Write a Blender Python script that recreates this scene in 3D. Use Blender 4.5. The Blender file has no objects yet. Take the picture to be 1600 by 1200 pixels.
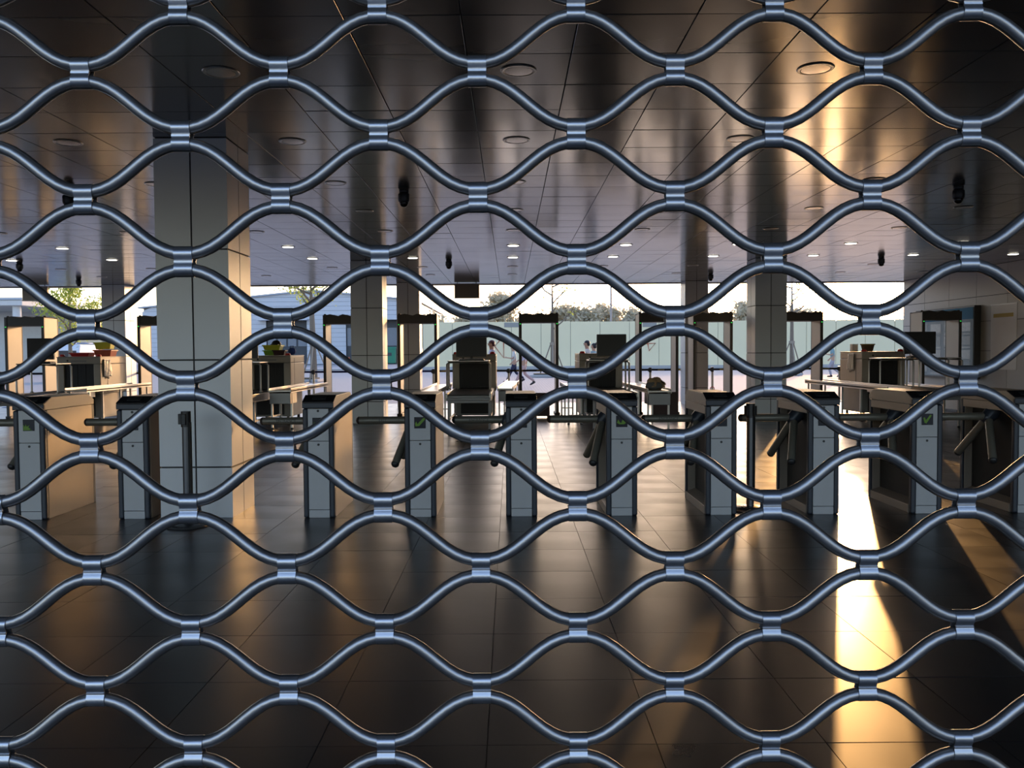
import bpy, bmesh, math, random
from mathutils import Vector, Matrix

R = math.radians
rnd = random.Random(7)
scene = bpy.context.scene
C = scene.collection

# ------------------------------------------------------------------ camera
cam_data = bpy.data.cameras.new('camera')
cam_data.sensor_width = 36.0
cam_data.sensor_fit = 'HORIZONTAL'
cam_data.lens = 30.15
cam_data.clip_start = 0.05
cam_data.clip_end = 2000
cam = bpy.data.objects.new('camera', cam_data)
C.objects.link(cam)
EYE = 1.39
pitch, roll, yaw = math.atan(50 / 1340), -0.0065, 0.002
fw = Vector((math.sin(yaw) * math.cos(pitch), math.cos(yaw) * math.cos(pitch), -math.sin(pitch)))
rt = Vector((math.cos(yaw), -math.sin(yaw), 0))
up = rt.cross(fw)
r2 = rt * math.cos(roll) + up * math.sin(roll)
u2 = -rt * math.sin(roll) + up * math.cos(roll)
m = Matrix((r2, u2, -fw)).transposed().to_4x4()
m.translation = (0, 0, EYE)
cam.matrix_world = m
scene.camera = cam

# ------------------------------------------------------------------ sky, sun, exposure
SUN_AZ = R(21.0)      # to the right of straight ahead
SUN_EL = R(8.0)
world = bpy.data.worlds.new('evening_sky')
scene.world = world
world.use_nodes = True
wn = world.node_tree.nodes
wl = world.node_tree.links
wn.clear()
sky = wn.new('ShaderNodeTexSky')
sky.sky_type = 'NISHITA'
sky.sun_disc = False
sky.sun_elevation = SUN_EL
sky.sun_rotation = SUN_AZ
sky.air_density = 1.0
sky.dust_density = 1.5
sky.ozone_density = 1.6
bg = wn.new('ShaderNodeBackground')
bg.inputs['Strength'].default_value = 1.0
wo = wn.new('ShaderNodeOutputWorld')
hs = wn.new('ShaderNodeHueSaturation')
hs.inputs['Saturation'].default_value = 0.96
wb = wn.new('ShaderNodeMix')          # camera white balance, the same for the whole sky
wb.data_type = 'RGBA'
wb.blend_type = 'MULTIPLY'
wb.inputs[0].default_value = 1.0
wb.inputs[7].default_value = (0.98, 0.93, 1.10, 1)
wl.new(sky.outputs[0], hs.inputs['Color'])
wl.new(hs.outputs[0], wb.inputs[6])
wl.new(wb.outputs[2], bg.inputs['Color'])
wl.new(bg.outputs[0], wo.inputs['Surface'])

sun_data = bpy.data.lights.new('sun', 'SUN')
sun_data.energy = 3.3
sun_data.color = (1.0, 0.52, 0.18)
sun_data.angle = R(0.6)
sun = bpy.data.objects.new('sun', sun_data)
C.objects.link(sun)
sdir = Vector((math.sin(SUN_AZ) * math.cos(SUN_EL), math.cos(SUN_AZ) * math.cos(SUN_EL), math.sin(SUN_EL)))
sun.rotation_euler = sdir.to_track_quat('Z', 'Y').to_euler()
sun.location = (8, 30, 12)

vs = scene.view_settings
scene.display_settings.display_device = 'sRGB'
vs.view_transform = 'Standard'
vs.look = 'None'
vs.gamma = 1.0
vs.use_curve_mapping = False
vs.exposure = -0.75

# ------------------------------------------------------------------ materials
def mat(name, col, metal=0.0, rough=0.5, var=0.08, scale=6.0, bump=0.0, bscale=60.0,
        rvar=0.06, tile=0.0, emit=None, estr=0.0, spec=None, stretch=None, trans=None, aniso=0.0):
    mt = bpy.data.materials.new(name)
    mt.use_nodes = True
    nt = mt.node_tree
    n, l = nt.nodes, nt.links
    b = n['Principled BSDF']
    b.inputs['Metallic'].default_value = metal
    if spec is not None:
        b.inputs['Specular IOR Level'].default_value = spec
    if aniso:
        b.inputs['Anisotropic'].default_value = aniso
    tc = n.new('ShaderNodeTexCoord')
    src = tc.outputs['Object']
    if stretch:
        mp = n.new('ShaderNodeMapping')
        mp.inputs['Scale'].default_value = stretch
        l.new(src, mp.inputs['Vector'])
        src = mp.outputs['Vector']
    nz = n.new('ShaderNodeTexNoise')
    nz.inputs['Scale'].default_value = scale
    nz.inputs['Detail'].default_value = 5
    l.new(src, nz.inputs['Vector'])
    hsv = n.new('ShaderNodeHueSaturation')
    hsv.inputs['Color'].default_value = (*col, 1)
    mr = n.new('ShaderNodeMapRange')
    mr.inputs['To Min'].default_value = 1 - var
    mr.inputs['To Max'].default_value = 1 + var
    l.new(nz.outputs['Fac'], mr.inputs['Value'])
    val = mr.outputs['Result']
    if tile:
        oi = n.new('ShaderNodeObjectInfo')
        m2 = n.new('ShaderNodeMapRange')
        m2.inputs['To Min'].default_value = 1 - tile
        m2.inputs['To Max'].default_value = 1 + tile
        l.new(oi.outputs['Random'], m2.inputs['Value'])
        mu = n.new('ShaderNodeMath')
        mu.operation = 'MULTIPLY'
        l.new(val, mu.inputs[0])
        l.new(m2.outputs['Result'], mu.inputs[1])
        val = mu.outputs[0]
    l.new(val, hsv.inputs['Value'])
    l.new(hsv.outputs['Color'], b.inputs['Base Color'])
    rr = n.new('ShaderNodeMapRange')
    rr.inputs['To Min'].default_value = max(0.02, rough - rvar)
    rr.inputs['To Max'].default_value = min(1, rough + rvar)
    l.new(nz.outputs['Fac'], rr.inputs['Value'])
    l.new(rr.outputs['Result'], b.inputs['Roughness'])
    if bump:
        n2 = n.new('ShaderNodeTexNoise')
        n2.inputs['Scale'].default_value = bscale
        n2.inputs['Detail'].default_value = 3
        l.new(src, n2.inputs['Vector'])
        bp = n.new('ShaderNodeBump')
        bp.inputs['Strength'].default_value = bump
        bp.inputs['Distance'].default_value = 0.01
        l.new(n2.outputs['Fac'], bp.inputs['Height'])
        l.new(bp.outputs['Normal'], b.inputs['Normal'])
    if emit:
        b.inputs['Emission Color'].default_value = (*emit, 1)
        b.inputs['Emission Strength'].default_value = estr
    if trans:
        b.inputs['Transmission Weight'].default_value = trans
    return mt

M = {}
M['grille'] = mat('grille_steel', (0.36, 0.355, 0.36), 0.95, 0.36, 0.10, 40, 0.02, 400, 0.05)
M['link'] = mat('grille_link_steel', (0.43, 0.44, 0.47), 0.95, 0.34, 0.10, 60, 0.02, 300, 0.06)
M['tile'] = mat('dark_floor_tile', (0.020, 0.020, 0.0215), 0.0, 0.31, 0.35, 2.2, 0.012, 9, 0.10, tile=0.16, spec=0.42)
M['grout'] = mat('floor_grout', (0.024, 0.024, 0.024), 0.0, 0.7)
M['ceil'] = mat('ceiling_metal', (0.12, 0.112, 0.105), 0.22, 0.15, 0.06, 1.2, 0.03, 3, 0.04, tile=0.10, spec=0.8)
M['ceilgap'] = mat('ceiling_gap', (0.015, 0.014, 0.013), 0.0, 0.8)
M['col'] = mat('column_panel', (0.55, 0.565, 0.59), 0.25, 0.42, 0.04, 3, 0.0, 50, 0.04, tile=0.03)
M['colgap'] = mat('column_joint', (0.03, 0.03, 0.032), 0.0, 0.7)
M['tan'] = mat('turnstile_side_metal', (0.33, 0.285, 0.235), 0.35, 0.42, 0.06, 8)
M['frame'] = mat('turnstile_dark_frame', (0.028, 0.035, 0.050), 0.1, 0.38, 0.08, 10)
M['door'] = mat('turnstile_door', (0.45, 0.46, 0.48), 0.2, 0.45, 0.05, 10)
M['reader'] = mat('reader_black', (0.012, 0.013, 0.016), 0.0, 0.25)
M['recess'] = mat('turnstile_recess_shade', (0.012, 0.012, 0.012), 0.0, 0.6)  # shade of the open cavity, put into a black colour
M['arm'] = mat('turnstile_arm', (0.20, 0.19, 0.155), 0.35, 0.40, 0.08, 20)
M['cap'] = mat('black_plastic', (0.02, 0.021, 0.023), 0.0, 0.45)
M['screen'] = mat('display_glass', (0.008, 0.010, 0.016), 0.0, 0.18)
M['green'] = mat('display_green', (0.10, 0.20, 0.02), 0.0, 0.5, emit=(0.16, 0.42, 0.02), estr=0.10)
M['led'] = mat('green_led', (0.02, 0.5, 0.05), 0.0, 0.4, emit=(0.05, 1.0, 0.12), estr=1.2)
M['chrome'] = mat('lock_metal', (0.35, 0.35, 0.36), 0.9, 0.3)
M['blacktext'] = mat('arm_lettering', (0.03, 0.03, 0.03), 0.0, 0.6)
M['gate'] = mat('gate_panel', (0.50, 0.43, 0.33), 0.0, 0.45, 0.05, 4)
M['gatedark'] = mat('gate_dark', (0.055, 0.052, 0.046), 0.0, 0.55, 0.15, 12)
M['scan'] = mat('scanner_paint', (0.37, 0.33, 0.275), 0.1, 0.45, 0.06, 5)
M['scangrey'] = mat('scanner_grey', (0.24, 0.235, 0.225), 0.1, 0.45, 0.06, 5)
M['curtain'] = mat('lead_curtain', (0.010, 0.010, 0.011), 0.0, 0.6)
M['steel'] = mat('brushed_steel', (0.46, 0.44, 0.41), 0.8, 0.33, 0.08, 12)
M['steeldark'] = mat('dull_steel', (0.22, 0.22, 0.22), 0.7, 0.4, 0.08, 12)
M['belt'] = mat('conveyor_belt', (0.03, 0.03, 0.03), 0.0, 0.5)
M['monitor'] = mat('monitor_black', (0.010, 0.010, 0.011), 0.0, 0.35)
M['red'] = mat('red_plastic', (0.55, 0.03, 0.03), 0.0, 0.4)
M['orange'] = mat('orange_plastic', (0.60, 0.13, 0.06), 0.0, 0.45)
M['lime'] = mat('lime_plastic', (0.68, 0.70, 0.05), 0.0, 0.45)
M['greenp'] = mat('green_plastic', (0.25, 0.50, 0.05), 0.0, 0.45)
M['blue'] = mat('blue_fabric', (0.04, 0.09, 0.40), 0.0, 0.6)
M['maroon'] = mat('maroon_board', (0.05, 0.013, 0.012), 0.0, 0.5)
M['plastic_white'] = mat('white_plastic', (0.75, 0.74, 0.72), 0.0, 0.4)
M['bag'] = mat('bag_canvas', (0.42, 0.27, 0.14), 0.0, 0.8, 0.2, 15, 0.3, 30)
M['baggrey'] = mat('bag_grey', (0.16, 0.16, 0.16), 0.0, 0.8, 0.2, 15, 0.3, 30)
M['bin'] = mat('wicker_bin', (0.10, 0.065, 0.035), 0.0, 0.6, 0.2, 40)
M['film'] = mat('clear_film', (0.62, 0.60, 0.56), 0.0, 0.3, 0.2, 20, 0.5, 30)
M['post'] = mat('stanchion_post', (0.12, 0.125, 0.135), 0.8, 0.28)
M['blackpost'] = mat('stanchion_black', (0.02, 0.02, 0.022), 0.2, 0.35)
M['beltblue'] = mat('belt_blue', (0.015, 0.025, 0.14), 0.0, 0.7)
M['beltblack'] = mat('belt_black', (0.02, 0.018, 0.016), 0.0, 0.7)
M['yellow'] = mat('belt_yellow', (0.35, 0.28, 0.10), 0.0, 0.7)
M['wall'] = mat('wall_panel', (0.50, 0.47, 0.43), 0.0, 0.5, 0.06, 2, tile=0.03)
M['board'] = mat('notice_board', (0.42, 0.50, 0.54), 0.0, 0.7, 0.10, 2, spec=0.2)
M['boardblue'] = mat('board_header', (0.03, 0.20, 0.36), 0.0, 0.7, 0.12, 3, spec=0.2)
M['print1'] = mat('board_print_pale', (0.52, 0.58, 0.60), 0.0, 0.4, 0.25, 12)
M['print2'] = mat('board_print_dark', (0.24, 0.31, 0.35), 0.0, 0.4, 0.35, 14)
M['boardedge'] = mat('board_edge', (0.06, 0.058, 0.055), 0.0, 0.5)
M['paper'] = mat('paper_notice', (0.88, 0.86, 0.84), 0.0, 0.7, 0.05, 3)
M['paperyellow'] = mat('paper_yellow', (0.50, 0.36, 0.06), 0.0, 0.7, 0.1, 10)
M['lamp_off'] = mat('lamp_off', (0.48, 0.45, 0.42), 0.9, 0.25)
M['lamp_rim'] = mat('lamp_rim', (0.42, 0.40, 0.37), 0.9, 0.3)
M['lamp_on'] = mat('lamp_on', (0.9, 0.88, 0.8), 0.0, 0.5, emit=(1.0, 0.93, 0.78), estr=9.0)
M['camera_dark'] = mat('cctv_dark', (0.03, 0.034, 0.04), 0.1, 0.4)
M['dome'] = mat('cctv_dome', (0.006, 0.006, 0.007), 0.0, 0.06)
M['signgrey'] = mat('sign_back', (0.20, 0.175, 0.15), 0.2, 0.5, 0.05, 6)
M['fascia'] = mat('canopy_fascia', (0.42, 0.40, 0.37), 0.5, 0.4)
M['pave'] = mat('plaza_concrete', (0.40, 0.39, 0.38), 0.0, 0.75, 0.10, 0.5, 0.1, 20)
M['road'] = mat('road_asphalt', (0.15, 0.155, 0.16), 0.0, 0.85, 0.1, 0.3)
M['kerb'] = mat('kerb_stone', (0.42, 0.41, 0.40), 0.0, 0.8)
M['hoard'] = mat('hoarding_panel', (0.86, 0.76, 0.50), 0.0, 0.6, 0.05, 0.6, tile=0.035)
M['graffiti'] = mat('red_paint', (0.50, 0.10, 0.05), 0.0, 0.7)
M['blockgrey'] = mat('grey_patch', (0.32, 0.31, 0.29), 0.0, 0.7)
M['ware'] = mat('warehouse_cladding', (0.52, 0.55, 0.60), 0.1, 0.5, 0.04, 0.4)
M['wareroof'] = mat('warehouse_roof', (0.38, 0.43, 0.50), 0.3, 0.5)
M['waredark'] = mat('warehouse_opening', (0.05, 0.055, 0.062), 0.0, 0.6)
M['waregreen'] = mat('green_bin', (0.03, 0.22, 0.13), 0.0, 0.6)
M['wareglass'] = mat('warehouse_glass', (0.16, 0.19, 0.23), 0.0, 0.3)
M['white_build'] = mat('white_render', (0.62, 0.62, 0.60), 0.0, 0.7)
M['bark'] = mat('tree_bark', (0.20, 0.16, 0.12), 0.0, 0.9, 0.2, 12, 0.5, 30)
M['leaf'] = mat('leaf_green', (0.16, 0.25, 0.045), 0.0, 0.6, 0.3, 3)
M['leaf_far'] = mat('leaf_haze_tint', (0.60, 0.56, 0.42), 0.0, 0.8, 0.25, 0.5)  # distance haze is put into the pale leaf colour
for q in ('leaf', 'leaf_far'):      # leaves let light through
    nt_ = M[q].node_tree
    tl = nt_.nodes.new('ShaderNodeBsdfTranslucent')
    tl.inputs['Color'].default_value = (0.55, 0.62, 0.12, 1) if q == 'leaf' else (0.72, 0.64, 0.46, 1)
    mx = nt_.nodes.new('ShaderNodeMixShader')
    mx.inputs[0].default_value = 0.5
    nt_.links.new(nt_.nodes['Principled BSDF'].outputs[0], mx.inputs[1])
    nt_.links.new(tl.outputs[0], mx.inputs[2])
    nt_.links.new(mx.outputs[0], nt_.nodes['Material Output'].inputs['Surface'])
M['stake'] = mat('tree_stake', (0.30, 0.25, 0.19), 0.0, 0.8)
M['soil'] = mat('planter_soil', (0.10, 0.085, 0.06), 0.0, 0.9)
M['car'] = mat('vehicle_white', (0.70, 0.73, 0.78), 0.0, 0.25)
M['carblue'] = mat('vehicle_blue', (0.05, 0.16, 0.42), 0.0, 0.3)
M['carglass'] = mat('vehicle_glass', (0.02, 0.03, 0.05), 0.0, 0.1)
M['tyre'] = mat('tyre_rubber', (0.015, 0.015, 0.015), 0.0, 0.8)
M['skin'] = mat('skin', (0.48, 0.28, 0.18), 0.0, 0.55, 0.05, 10)
M['hair'] = mat('hair_black', (0.012, 0.010, 0.009), 0.0, 0.5)
M['hairred'] = mat('hair_auburn', (0.09, 0.02, 0.015), 0.0, 0.5)
M['shirt_white'] = mat('shirt_white', (0.62, 0.60, 0.54), 0.0, 0.8, 0.05, 20)
M['shirt_lilac'] = mat('shirt_lilac', (0.60, 0.57, 0.68), 0.0, 0.8, 0.05, 20)
M['shirt_teal'] = mat('shirt_teal', (0.22, 0.34, 0.36), 0.0, 0.8, 0.05, 20)
M['trouser_navy'] = mat('trouser_navy', (0.018, 0.022, 0.055), 0.0, 0.8)
M['trouser_pink'] = mat('trouser_pink', (0.52, 0.36, 0.33), 0.0, 0.8)
M['trouser_grey'] = mat('trouser_grey', (0.36, 0.33, 0.36), 0.0, 0.8)
M['shoe'] = mat('shoe_black', (0.015, 0.014, 0.013), 0.0, 0.4)
M['pole'] = mat('lamp_post', (0.30, 0.30, 0.31), 0.4, 0.5)
M['cone'] = mat('cone_orange', (0.65, 0.15, 0.05), 0.0, 0.6)

# paving pattern for the plaza beyond the canopy (far away: joints by material)
def paver_material():
    mt = bpy.data.materials.new('plaza_pavers')
    mt.use_nodes = True
    n, l = mt.node_tree.nodes, mt.node_tree.links
    b = n['Principled BSDF']
    tc = n.new('ShaderNodeTexCoord')
    br = n.new('ShaderNodeTexBrick')
    br.inputs['Scale'].default_value = 2.2
    br.inputs['Color1'].default_value = (0.44, 0.41, 0.39, 1)
    br.inputs['Color2'].default_value = (0.38, 0.36, 0.35, 1)
    br.inputs['Mortar'].default_value = (0.24, 0.225, 0.21, 1)
    br.inputs['Mortar Size'].default_value = 0.025
    l.new(tc.outputs['Object'], br.inputs['Vector'])
    l.new(br.outputs['Color'], b.inputs['Base Color'])
    b.inputs['Roughness'].default_value = 0.75
    return mt
M['paver'] = paver_material()

# ------------------------------------------------------------------ mesh helpers
class MB:
    """Collects simple solids; build() links them as ONE mesh object."""
    def __init__(self):
        self.v, self.f, self.s = [], [], []
    def add(self, vs_, fs_, smooth=False):
        o = len(self.v)
        self.v += [tuple(p) for p in vs_]
        for f in fs_:
            self.f.append(tuple(i + o for i in f))
            self.s.append(smooth)
        return self
    def box(self, x0, x1, y0, y1, z0, z1):
        return self.add([(x0, y0, z0), (x1, y0, z0), (x1, y1, z0), (x0, y1, z0),
                         (x0, y0, z1), (x1, y0, z1), (x1, y1, z1), (x0, y1, z1)],
                        [(0, 3, 2, 1), (4, 5, 6, 7), (0, 1, 5, 4), (1, 2, 6, 5), (2, 3, 7, 6), (3, 0, 4, 7)])
    def prism(self, poly, a0, a1, axis='x'):
        n = len(poly)
        def P(p, a):
            return {'x': (a, p[0], p[1]), 'y': (p[0], a, p[1]), 'z': (p[0], p[1], a)}[axis]
        vs_ = [P(p, a0) for p in poly] + [P(p, a1) for p in poly]
        fs_ = [tuple(range(n)), tuple(range(2 * n - 1, n - 1, -1))]
        for i in range(n):
            j = (i + 1) % n
            fs_.append((i, i + n, j + n, j))
        return self.add(vs_, fs_)
    def cyl(self, p0, p1, r0, r1=None, n=14, caps=True, smooth=True):
        r1 = r0 if r1 is None else r1
        return self.tube([p0, p1], [r0, r1], n, caps, smooth)
    def tube(self, path, rad, n=10, caps=True, smooth=True):
        path = [Vector(p) for p in path]
        if not isinstance(rad, (list, tuple)):
            rad = [rad] * len(path)
        t0 = (path[1] - path[0]).normalized()
        ref = Vector((0, 0, 1)) if abs(t0.z) < 0.9 else Vector((1, 0, 0))
        vs_ = []
        for i, p in enumerate(path):
            a = path[max(0, i - 1)]
            b = path[min(len(path) - 1, i + 1)]
            t = (b - a).normalized()
            u = t.cross(ref)
            if u.length < 1e-4:
                u = t.cross(Vector((0, 1, 0)))
            u.normalize()
            w = u.cross(t).normalized()
            for k in range(n):
                an = 2 * math.pi * k / n
                vs_.append(p + (u * math.cos(an) + w * math.sin(an)) * rad[i])
        fs_ = []
        for i in range(len(path) - 1):
            for k in range(n):
                k2 = (k + 1) % n
                fs_.append((i * n + k, i * n + k2, (i + 1) * n + k2, (i + 1) * n + k))
        self.add(vs_, fs_, smooth)
        if caps:
            o = len(self.v) - len(vs_)
            self.f.append(tuple(o + k for k in range(n - 1, -1, -1))); self.s.append(False)
            e = o + (len(path) - 1) * n
            self.f.append(tuple(e + k for k in range(n))); self.s.append(False)
        return self
    def lathe(self, prof, n=20, cx=0, cy=0, smooth=True):
        vs_, fs_ = [], []
        for r_, z in prof:
            for k in range(n):
                a = 2 * math.pi * k / n
                vs_.append((cx + r_ * math.cos(a), cy + r_ * math.sin(a), z))
        for i in range(len(prof) - 1):
            for k in range(n):
                k2 = (k + 1) % n
                fs_.append((i * n + k, i * n + k2, (i + 1) * n + k2, (i + 1) * n + k))
        fs_.append(tuple(range(n - 1, -1, -1)))
        e = (len(prof) - 1) * n
        fs_.append(tuple(e + k for k in range(n)))
        return self.add(vs_, fs_, smooth)
    def ball(self, c, rx, ry=None, rz=None, nu=14, nv=9, zcut=None):
        ry = rx if ry is None else ry
        rz = rx if rz is None else rz
        vs_, fs_ = [], []
        for j in range(nv + 1):
            th = math.pi * j / nv
            for i in range(nu):
                ph = 2 * math.pi * i / nu
                z = math.cos(th)
                if zcut is not None:
                    z = max(z, zcut)
                vs_.append((c[0] + rx * math.sin(th) * math.cos(ph), c[1] + ry * math.sin(th) * math.sin(ph), c[2] + rz * z))
        for j in range(nv):
            for i in range(nu):
                i2 = (i + 1) % nu
                fs_.append((j * nu + i, (j + 1) * nu + i, (j + 1) * nu + i2, j * nu + i2))
        return self.add(vs_, fs_, True)
    def mesh(self, name, bevel=0.0, seg=2):
        me = bpy.data.meshes.new(name)
        me.from_pydata(self.v, [], self.f)
        for p, s in zip(me.polygons, self.s):
            p.use_smooth = s
        bm = bmesh.new()
        bm.from_mesh(me)
        bmesh.ops.remove_doubles(bm, verts=bm.verts, dist=1e-6)
        bmesh.ops.recalc_face_normals(bm, faces=bm.faces)
        if bevel:
            ed = [e for e in bm.edges if len(e.link_faces) == 2 and e.calc_face_angle(0) > 0.5]
            bmesh.ops.bevel(bm, geom=ed, offset=bevel, segments=seg, profile=0.5, affect='EDGES', clamp_overlap=True)
        for e in bm.edges:
            if len(e.link_faces) == 2 and e.calc_face_angle(0) > 0.7:
                e.smooth = False
        bm.to_mesh(me)
        bm.free()
        return me
    def build(self, name, material, parent=None, bevel=0.0, loc=None, label=None, seg=2):
        me = self.mesh(name, bevel, seg)
        me.materials.append(M[material] if isinstance(material, str) else material)
        o = bpy.data.objects.new(name, me)
        C.objects.link(o)
        if parent:
            o.parent = parent
        if loc:
            o.location = loc
        if label:
            o['label'] = label
        return o

def tag(o, label, cat, group=None):
    o['label'] = label
    o['category'] = cat
    if group:
        o['group'] = group
    return o

def thing(name, label, cat, loc=(0, 0, 0), rz=0.0, group=None):
    o = bpy.data.objects.new(name, None)
    o.empty_display_size = 0.1
    C.objects.link(o)
    o.location = loc
    o.rotation_euler = (0, 0, rz)
    return tag(o, label, cat, group)

def struct(o):
    o['kind'] = 'structure'
    return o

def dup(root, loc, rz=None, label=None, group=None):
    r = root.copy()
    C.objects.link(r)
    r.location = loc
    if rz is not None:
        r.rotation_euler = (0, 0, rz)
    if label:
        r['label'] = label
    if group:
        r['group'] = group
    for ch in list(root.children):
        c = ch.copy()
        C.objects.link(c)
        c.parent = r
        for g in list(ch.children):
            d = g.copy()
            C.objects.link(d)
            d.parent = c
    return r

def inst(me, name, parent, loc, scale=None):
    o = bpy.data.objects.new(name, me)
    C.objects.link(o)
    o.parent = parent
    o.location = loc
    if scale:
        o.scale = scale
    return o

CEIL = 3.20
EDGE = 23.0          # outer edge of the canopy and of the tiled floor
XW = 10.45           # right-hand wall
XL = -14.0           # left-hand wall

# ------------------------------------------------------------------ ground outside
def plane_obj(name, x0, x1, y0, y1, z, material):
    return struct(MB().box(x0, x1, y0, y1, z - 0.2, z).build(name, material))
plane_obj('ground_forecourt', -60, 60, -60, -1.215, -0.012, 'road')
plane_obj('ground_plaza', -130, 130, EDGE + 0.4, 62, -0.012, 'paver')
plane_obj('ground_road', -160, 160, 62, 73.5, -0.09, 'road')
plane_obj('ground_kerb', -160, 160, 73.5, 74.2, 0.03, 'kerb')
plane_obj('ground_field', -400, 400, 74.2, 600, -0.05, 'pave')
plane_obj('ground_side_lawn', -60, XL - 0.3, -1.2, EDGE + 0.4, -0.012, 'pave')
plane_obj('ground_side_court', XW + 3.0, 60, -1.2, EDGE + 0.4, -0.012, 'pave')

# ------------------------------------------------------------------ floor: slab with single tiles
floor = struct(MB().box(XL, XW + 3, -1.2, EDGE + 0.38, -0.25, -0.006).build('floor', 'grout'))
TJ, TP, TG = -0.09, 0.6, 0.0017
tile_me = MB().box(-TP / 2 + TG, TP / 2 - TG, -TP / 2 + TG, TP / 2 - TG, -0.02, 0.0).mesh('floor_tile')
tile_me.materials.append(M['tile'])
tiles = []
ix0 = int(math.floor((XL - TJ) / TP)) + 1
ix1 = int(math.floor((XW + 3 - TJ) / TP)) - 1
for iy in range(-6, 34):
    y = 2.985 + TP * (iy + 0.5)
    if y > EDGE + 0.1:
        continue
    for ix in range(ix0, ix1 + 1):
        x = TJ + TP * (ix + 0.5)
        tiles.append((x, y))
def seen_floor(t):
    x, y = t
    return y > 2.75 and abs(x) < 0.6 * (y + 0.3) + 0.3 and x < XW
vis = sorted([t for t in tiles if seen_floor(t)], key=lambda t: t[1])[:298]
viss = set(vis)
for k, (x, y) in enumerate(vis):
    o = inst(tile_me, 'floor_tile', floor, (x, y, rnd.uniform(-0.0004, 0.0004)))
    o.rotation_euler = (rnd.gauss(0, 0.0008), rnd.gauss(0, 0.0008), 0)
mb = MB()
a = TP / 2 - TG
for (x, y) in tiles:
    if (x, y) not in viss:
        mb.box(x - a, x + a, y - a, y + a, -0.02, 0.0)
o = mb.build('floor_tile_field', 'tile', floor)
o['kind'] = 'stuff'

# ------------------------------------------------------------------ ceiling: single metal panels
ceiling = struct(MB().box(XL, XW + 3, -1.9, EDGE, CEIL + 0.012, CEIL + 0.40).build('ceiling', 'ceilgap'))
PX, PY = 0.637, 0.603
LX, LY = 0.066, 5.585        # a downlight sits in the middle of this panel
pg = 0.0036
pan_me = MB().box(-PX / 2 + pg, PX / 2 - pg, -PY / 2 + pg, PY / 2 - pg, 0.0, 0.02).mesh('ceiling_panel', 0.0015, 1)
pan_me.materials.append(M['ceil'])
pans = []
for j in range(-12, 29):
    y = LY + PY * j
    if y < -1.6 or y > EDGE - 0.3:
        continue
    for i in range(-22, 21):
        x = LX + PX * i
        if x < XL + 0.35 or x > XW + 2.6:
            continue
        pans.append((x, y))
vis = sorted([p for p in pans if p[1] > 4.1 and abs(p[0]) < 0.6 * (p[1] + 0.3) + 0.3], key=lambda p: p[1])[:298]
viss = set(vis)
for (x, y) in vis:
    o = inst(pan_me, 'ceiling_panel', ceiling, (x, y, CEIL + rnd.uniform(-0.0005, 0.0005)))
    o.rotation_euler = (rnd.gauss(0, 0.0022), rnd.gauss(0, 0.0022), 0)
mb = MB()
ax, ay = PX / 2 - pg, PY / 2 - pg
for (x, y) in pans:
    if (x, y) not in viss:
        t1, t2 = rnd.gauss(0, 0.0006), rnd.gauss(0, 0.0006)
        q = [(x + sx * ax, y + sy * ay, CEIL + sx * t1 + sy * t2) for sx, sy in ((-1, -1), (1, -1), (1, 1), (-1, 1))]
        mb.add(q + [(p[0], p[1], CEIL + 0.02) for p in q],
               [(0, 3, 2, 1), (4, 5, 6, 7), (0, 1, 5, 4), (1, 2, 6, 5), (2, 3, 7, 6), (3, 0, 4, 7)])
o = mb.build('ceiling_panel_field', 'ceil', ceiling)
o['kind'] = 'stuff'
struct(MB().box(XL, XW + 3, EDGE - 0.06, EDGE + 0.06, CEIL - 0.02, CEIL + 0.75).build('trim_1', 'fascia'))

# ------------------------------------------------------------------ right wall with panels, left wall
def panel_wall(name, face_x, sgn, y0, y1, ys, zs, thick=0.3):
    w = struct(MB().box(min(face_x, face_x + sgn * thick), max(face_x, face_x + sgn * thick), y0, y1, 0, CEIL).build(name, 'colgap'))
    for a_, b_ in zip(ys[:-1], ys[1:]):
        for c_, d_ in zip(zs[:-1], zs[1:]):
            MB().box(min(face_x, face_x - sgn * 0.02), max(face_x, face_x - sgn * 0.02), a_ + 0.006, b_ - 0.006, c_ + 0.006, d_ - 0.006).build('wall_panel', 'wall', w)
    return w
ys = [1.1, 4.8, 8.4, 12.0, 14.4, 15.6, 16.8, 18.0, 19.2, 20.4, 21.6, 22.75]
panel_wall('wall_right', XW, 1, 1.05, 22.8, ys, [0.0, 0.45, 1.35, 2.0, 2.55, CEIL])
wall_left = struct(MB().box(XL - 0.3, XL, 1.05, 12.0, 0, CEIL).build('wall_left', 'wall'))

# ------------------------------------------------------------------ columns
def column(x0, x1, y0, d, label, loc_rows=(0.0, 0.43, 1.34, 2.27, CEIL)):
    w = x1 - x0
    t = thing('column', label, 'column', (x0, y0, 0), group='panel-clad columns')
    MB().box(0.012, w - 0.012, 0.012, d - 0.012, 0, CEIL + 0.005).build('core', 'colgap', t)
    g = 0.007
    hw = w / 2
    for z0, z1 in zip(loc_rows[:-1], loc_rows[1:]):
        za, zb = z0 + (g if z0 else 0), z1 - g
        for (a_, b_) in ((0, hw), (hw, w)):
            aa = a_ + (g if a_ else 0.0)
            bb = b_ - (g if b_ == hw else 0.0)
            MB().box(aa, bb, 0.0, 0.012, za, zb).build('panel', 'col', t)
            MB().box(aa, bb, d - 0.012, d, za, zb).build('panel', 'col', t)
        hd = d / 2
        for (a_, b_) in ((0.0125, hd), (hd, d - 0.0125)):
            aa = a_ + (g if a_ == hd else 0.0)
            bb = b_ - (g if b_ == hd else 0.0)
            MB().box(0.0, 0.012, aa, bb, za, zb).build('panel', 'col', t)
            MB().box(w - 0.012, w, aa, bb, za, zb).build('panel', 'col', t)
    return t
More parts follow.
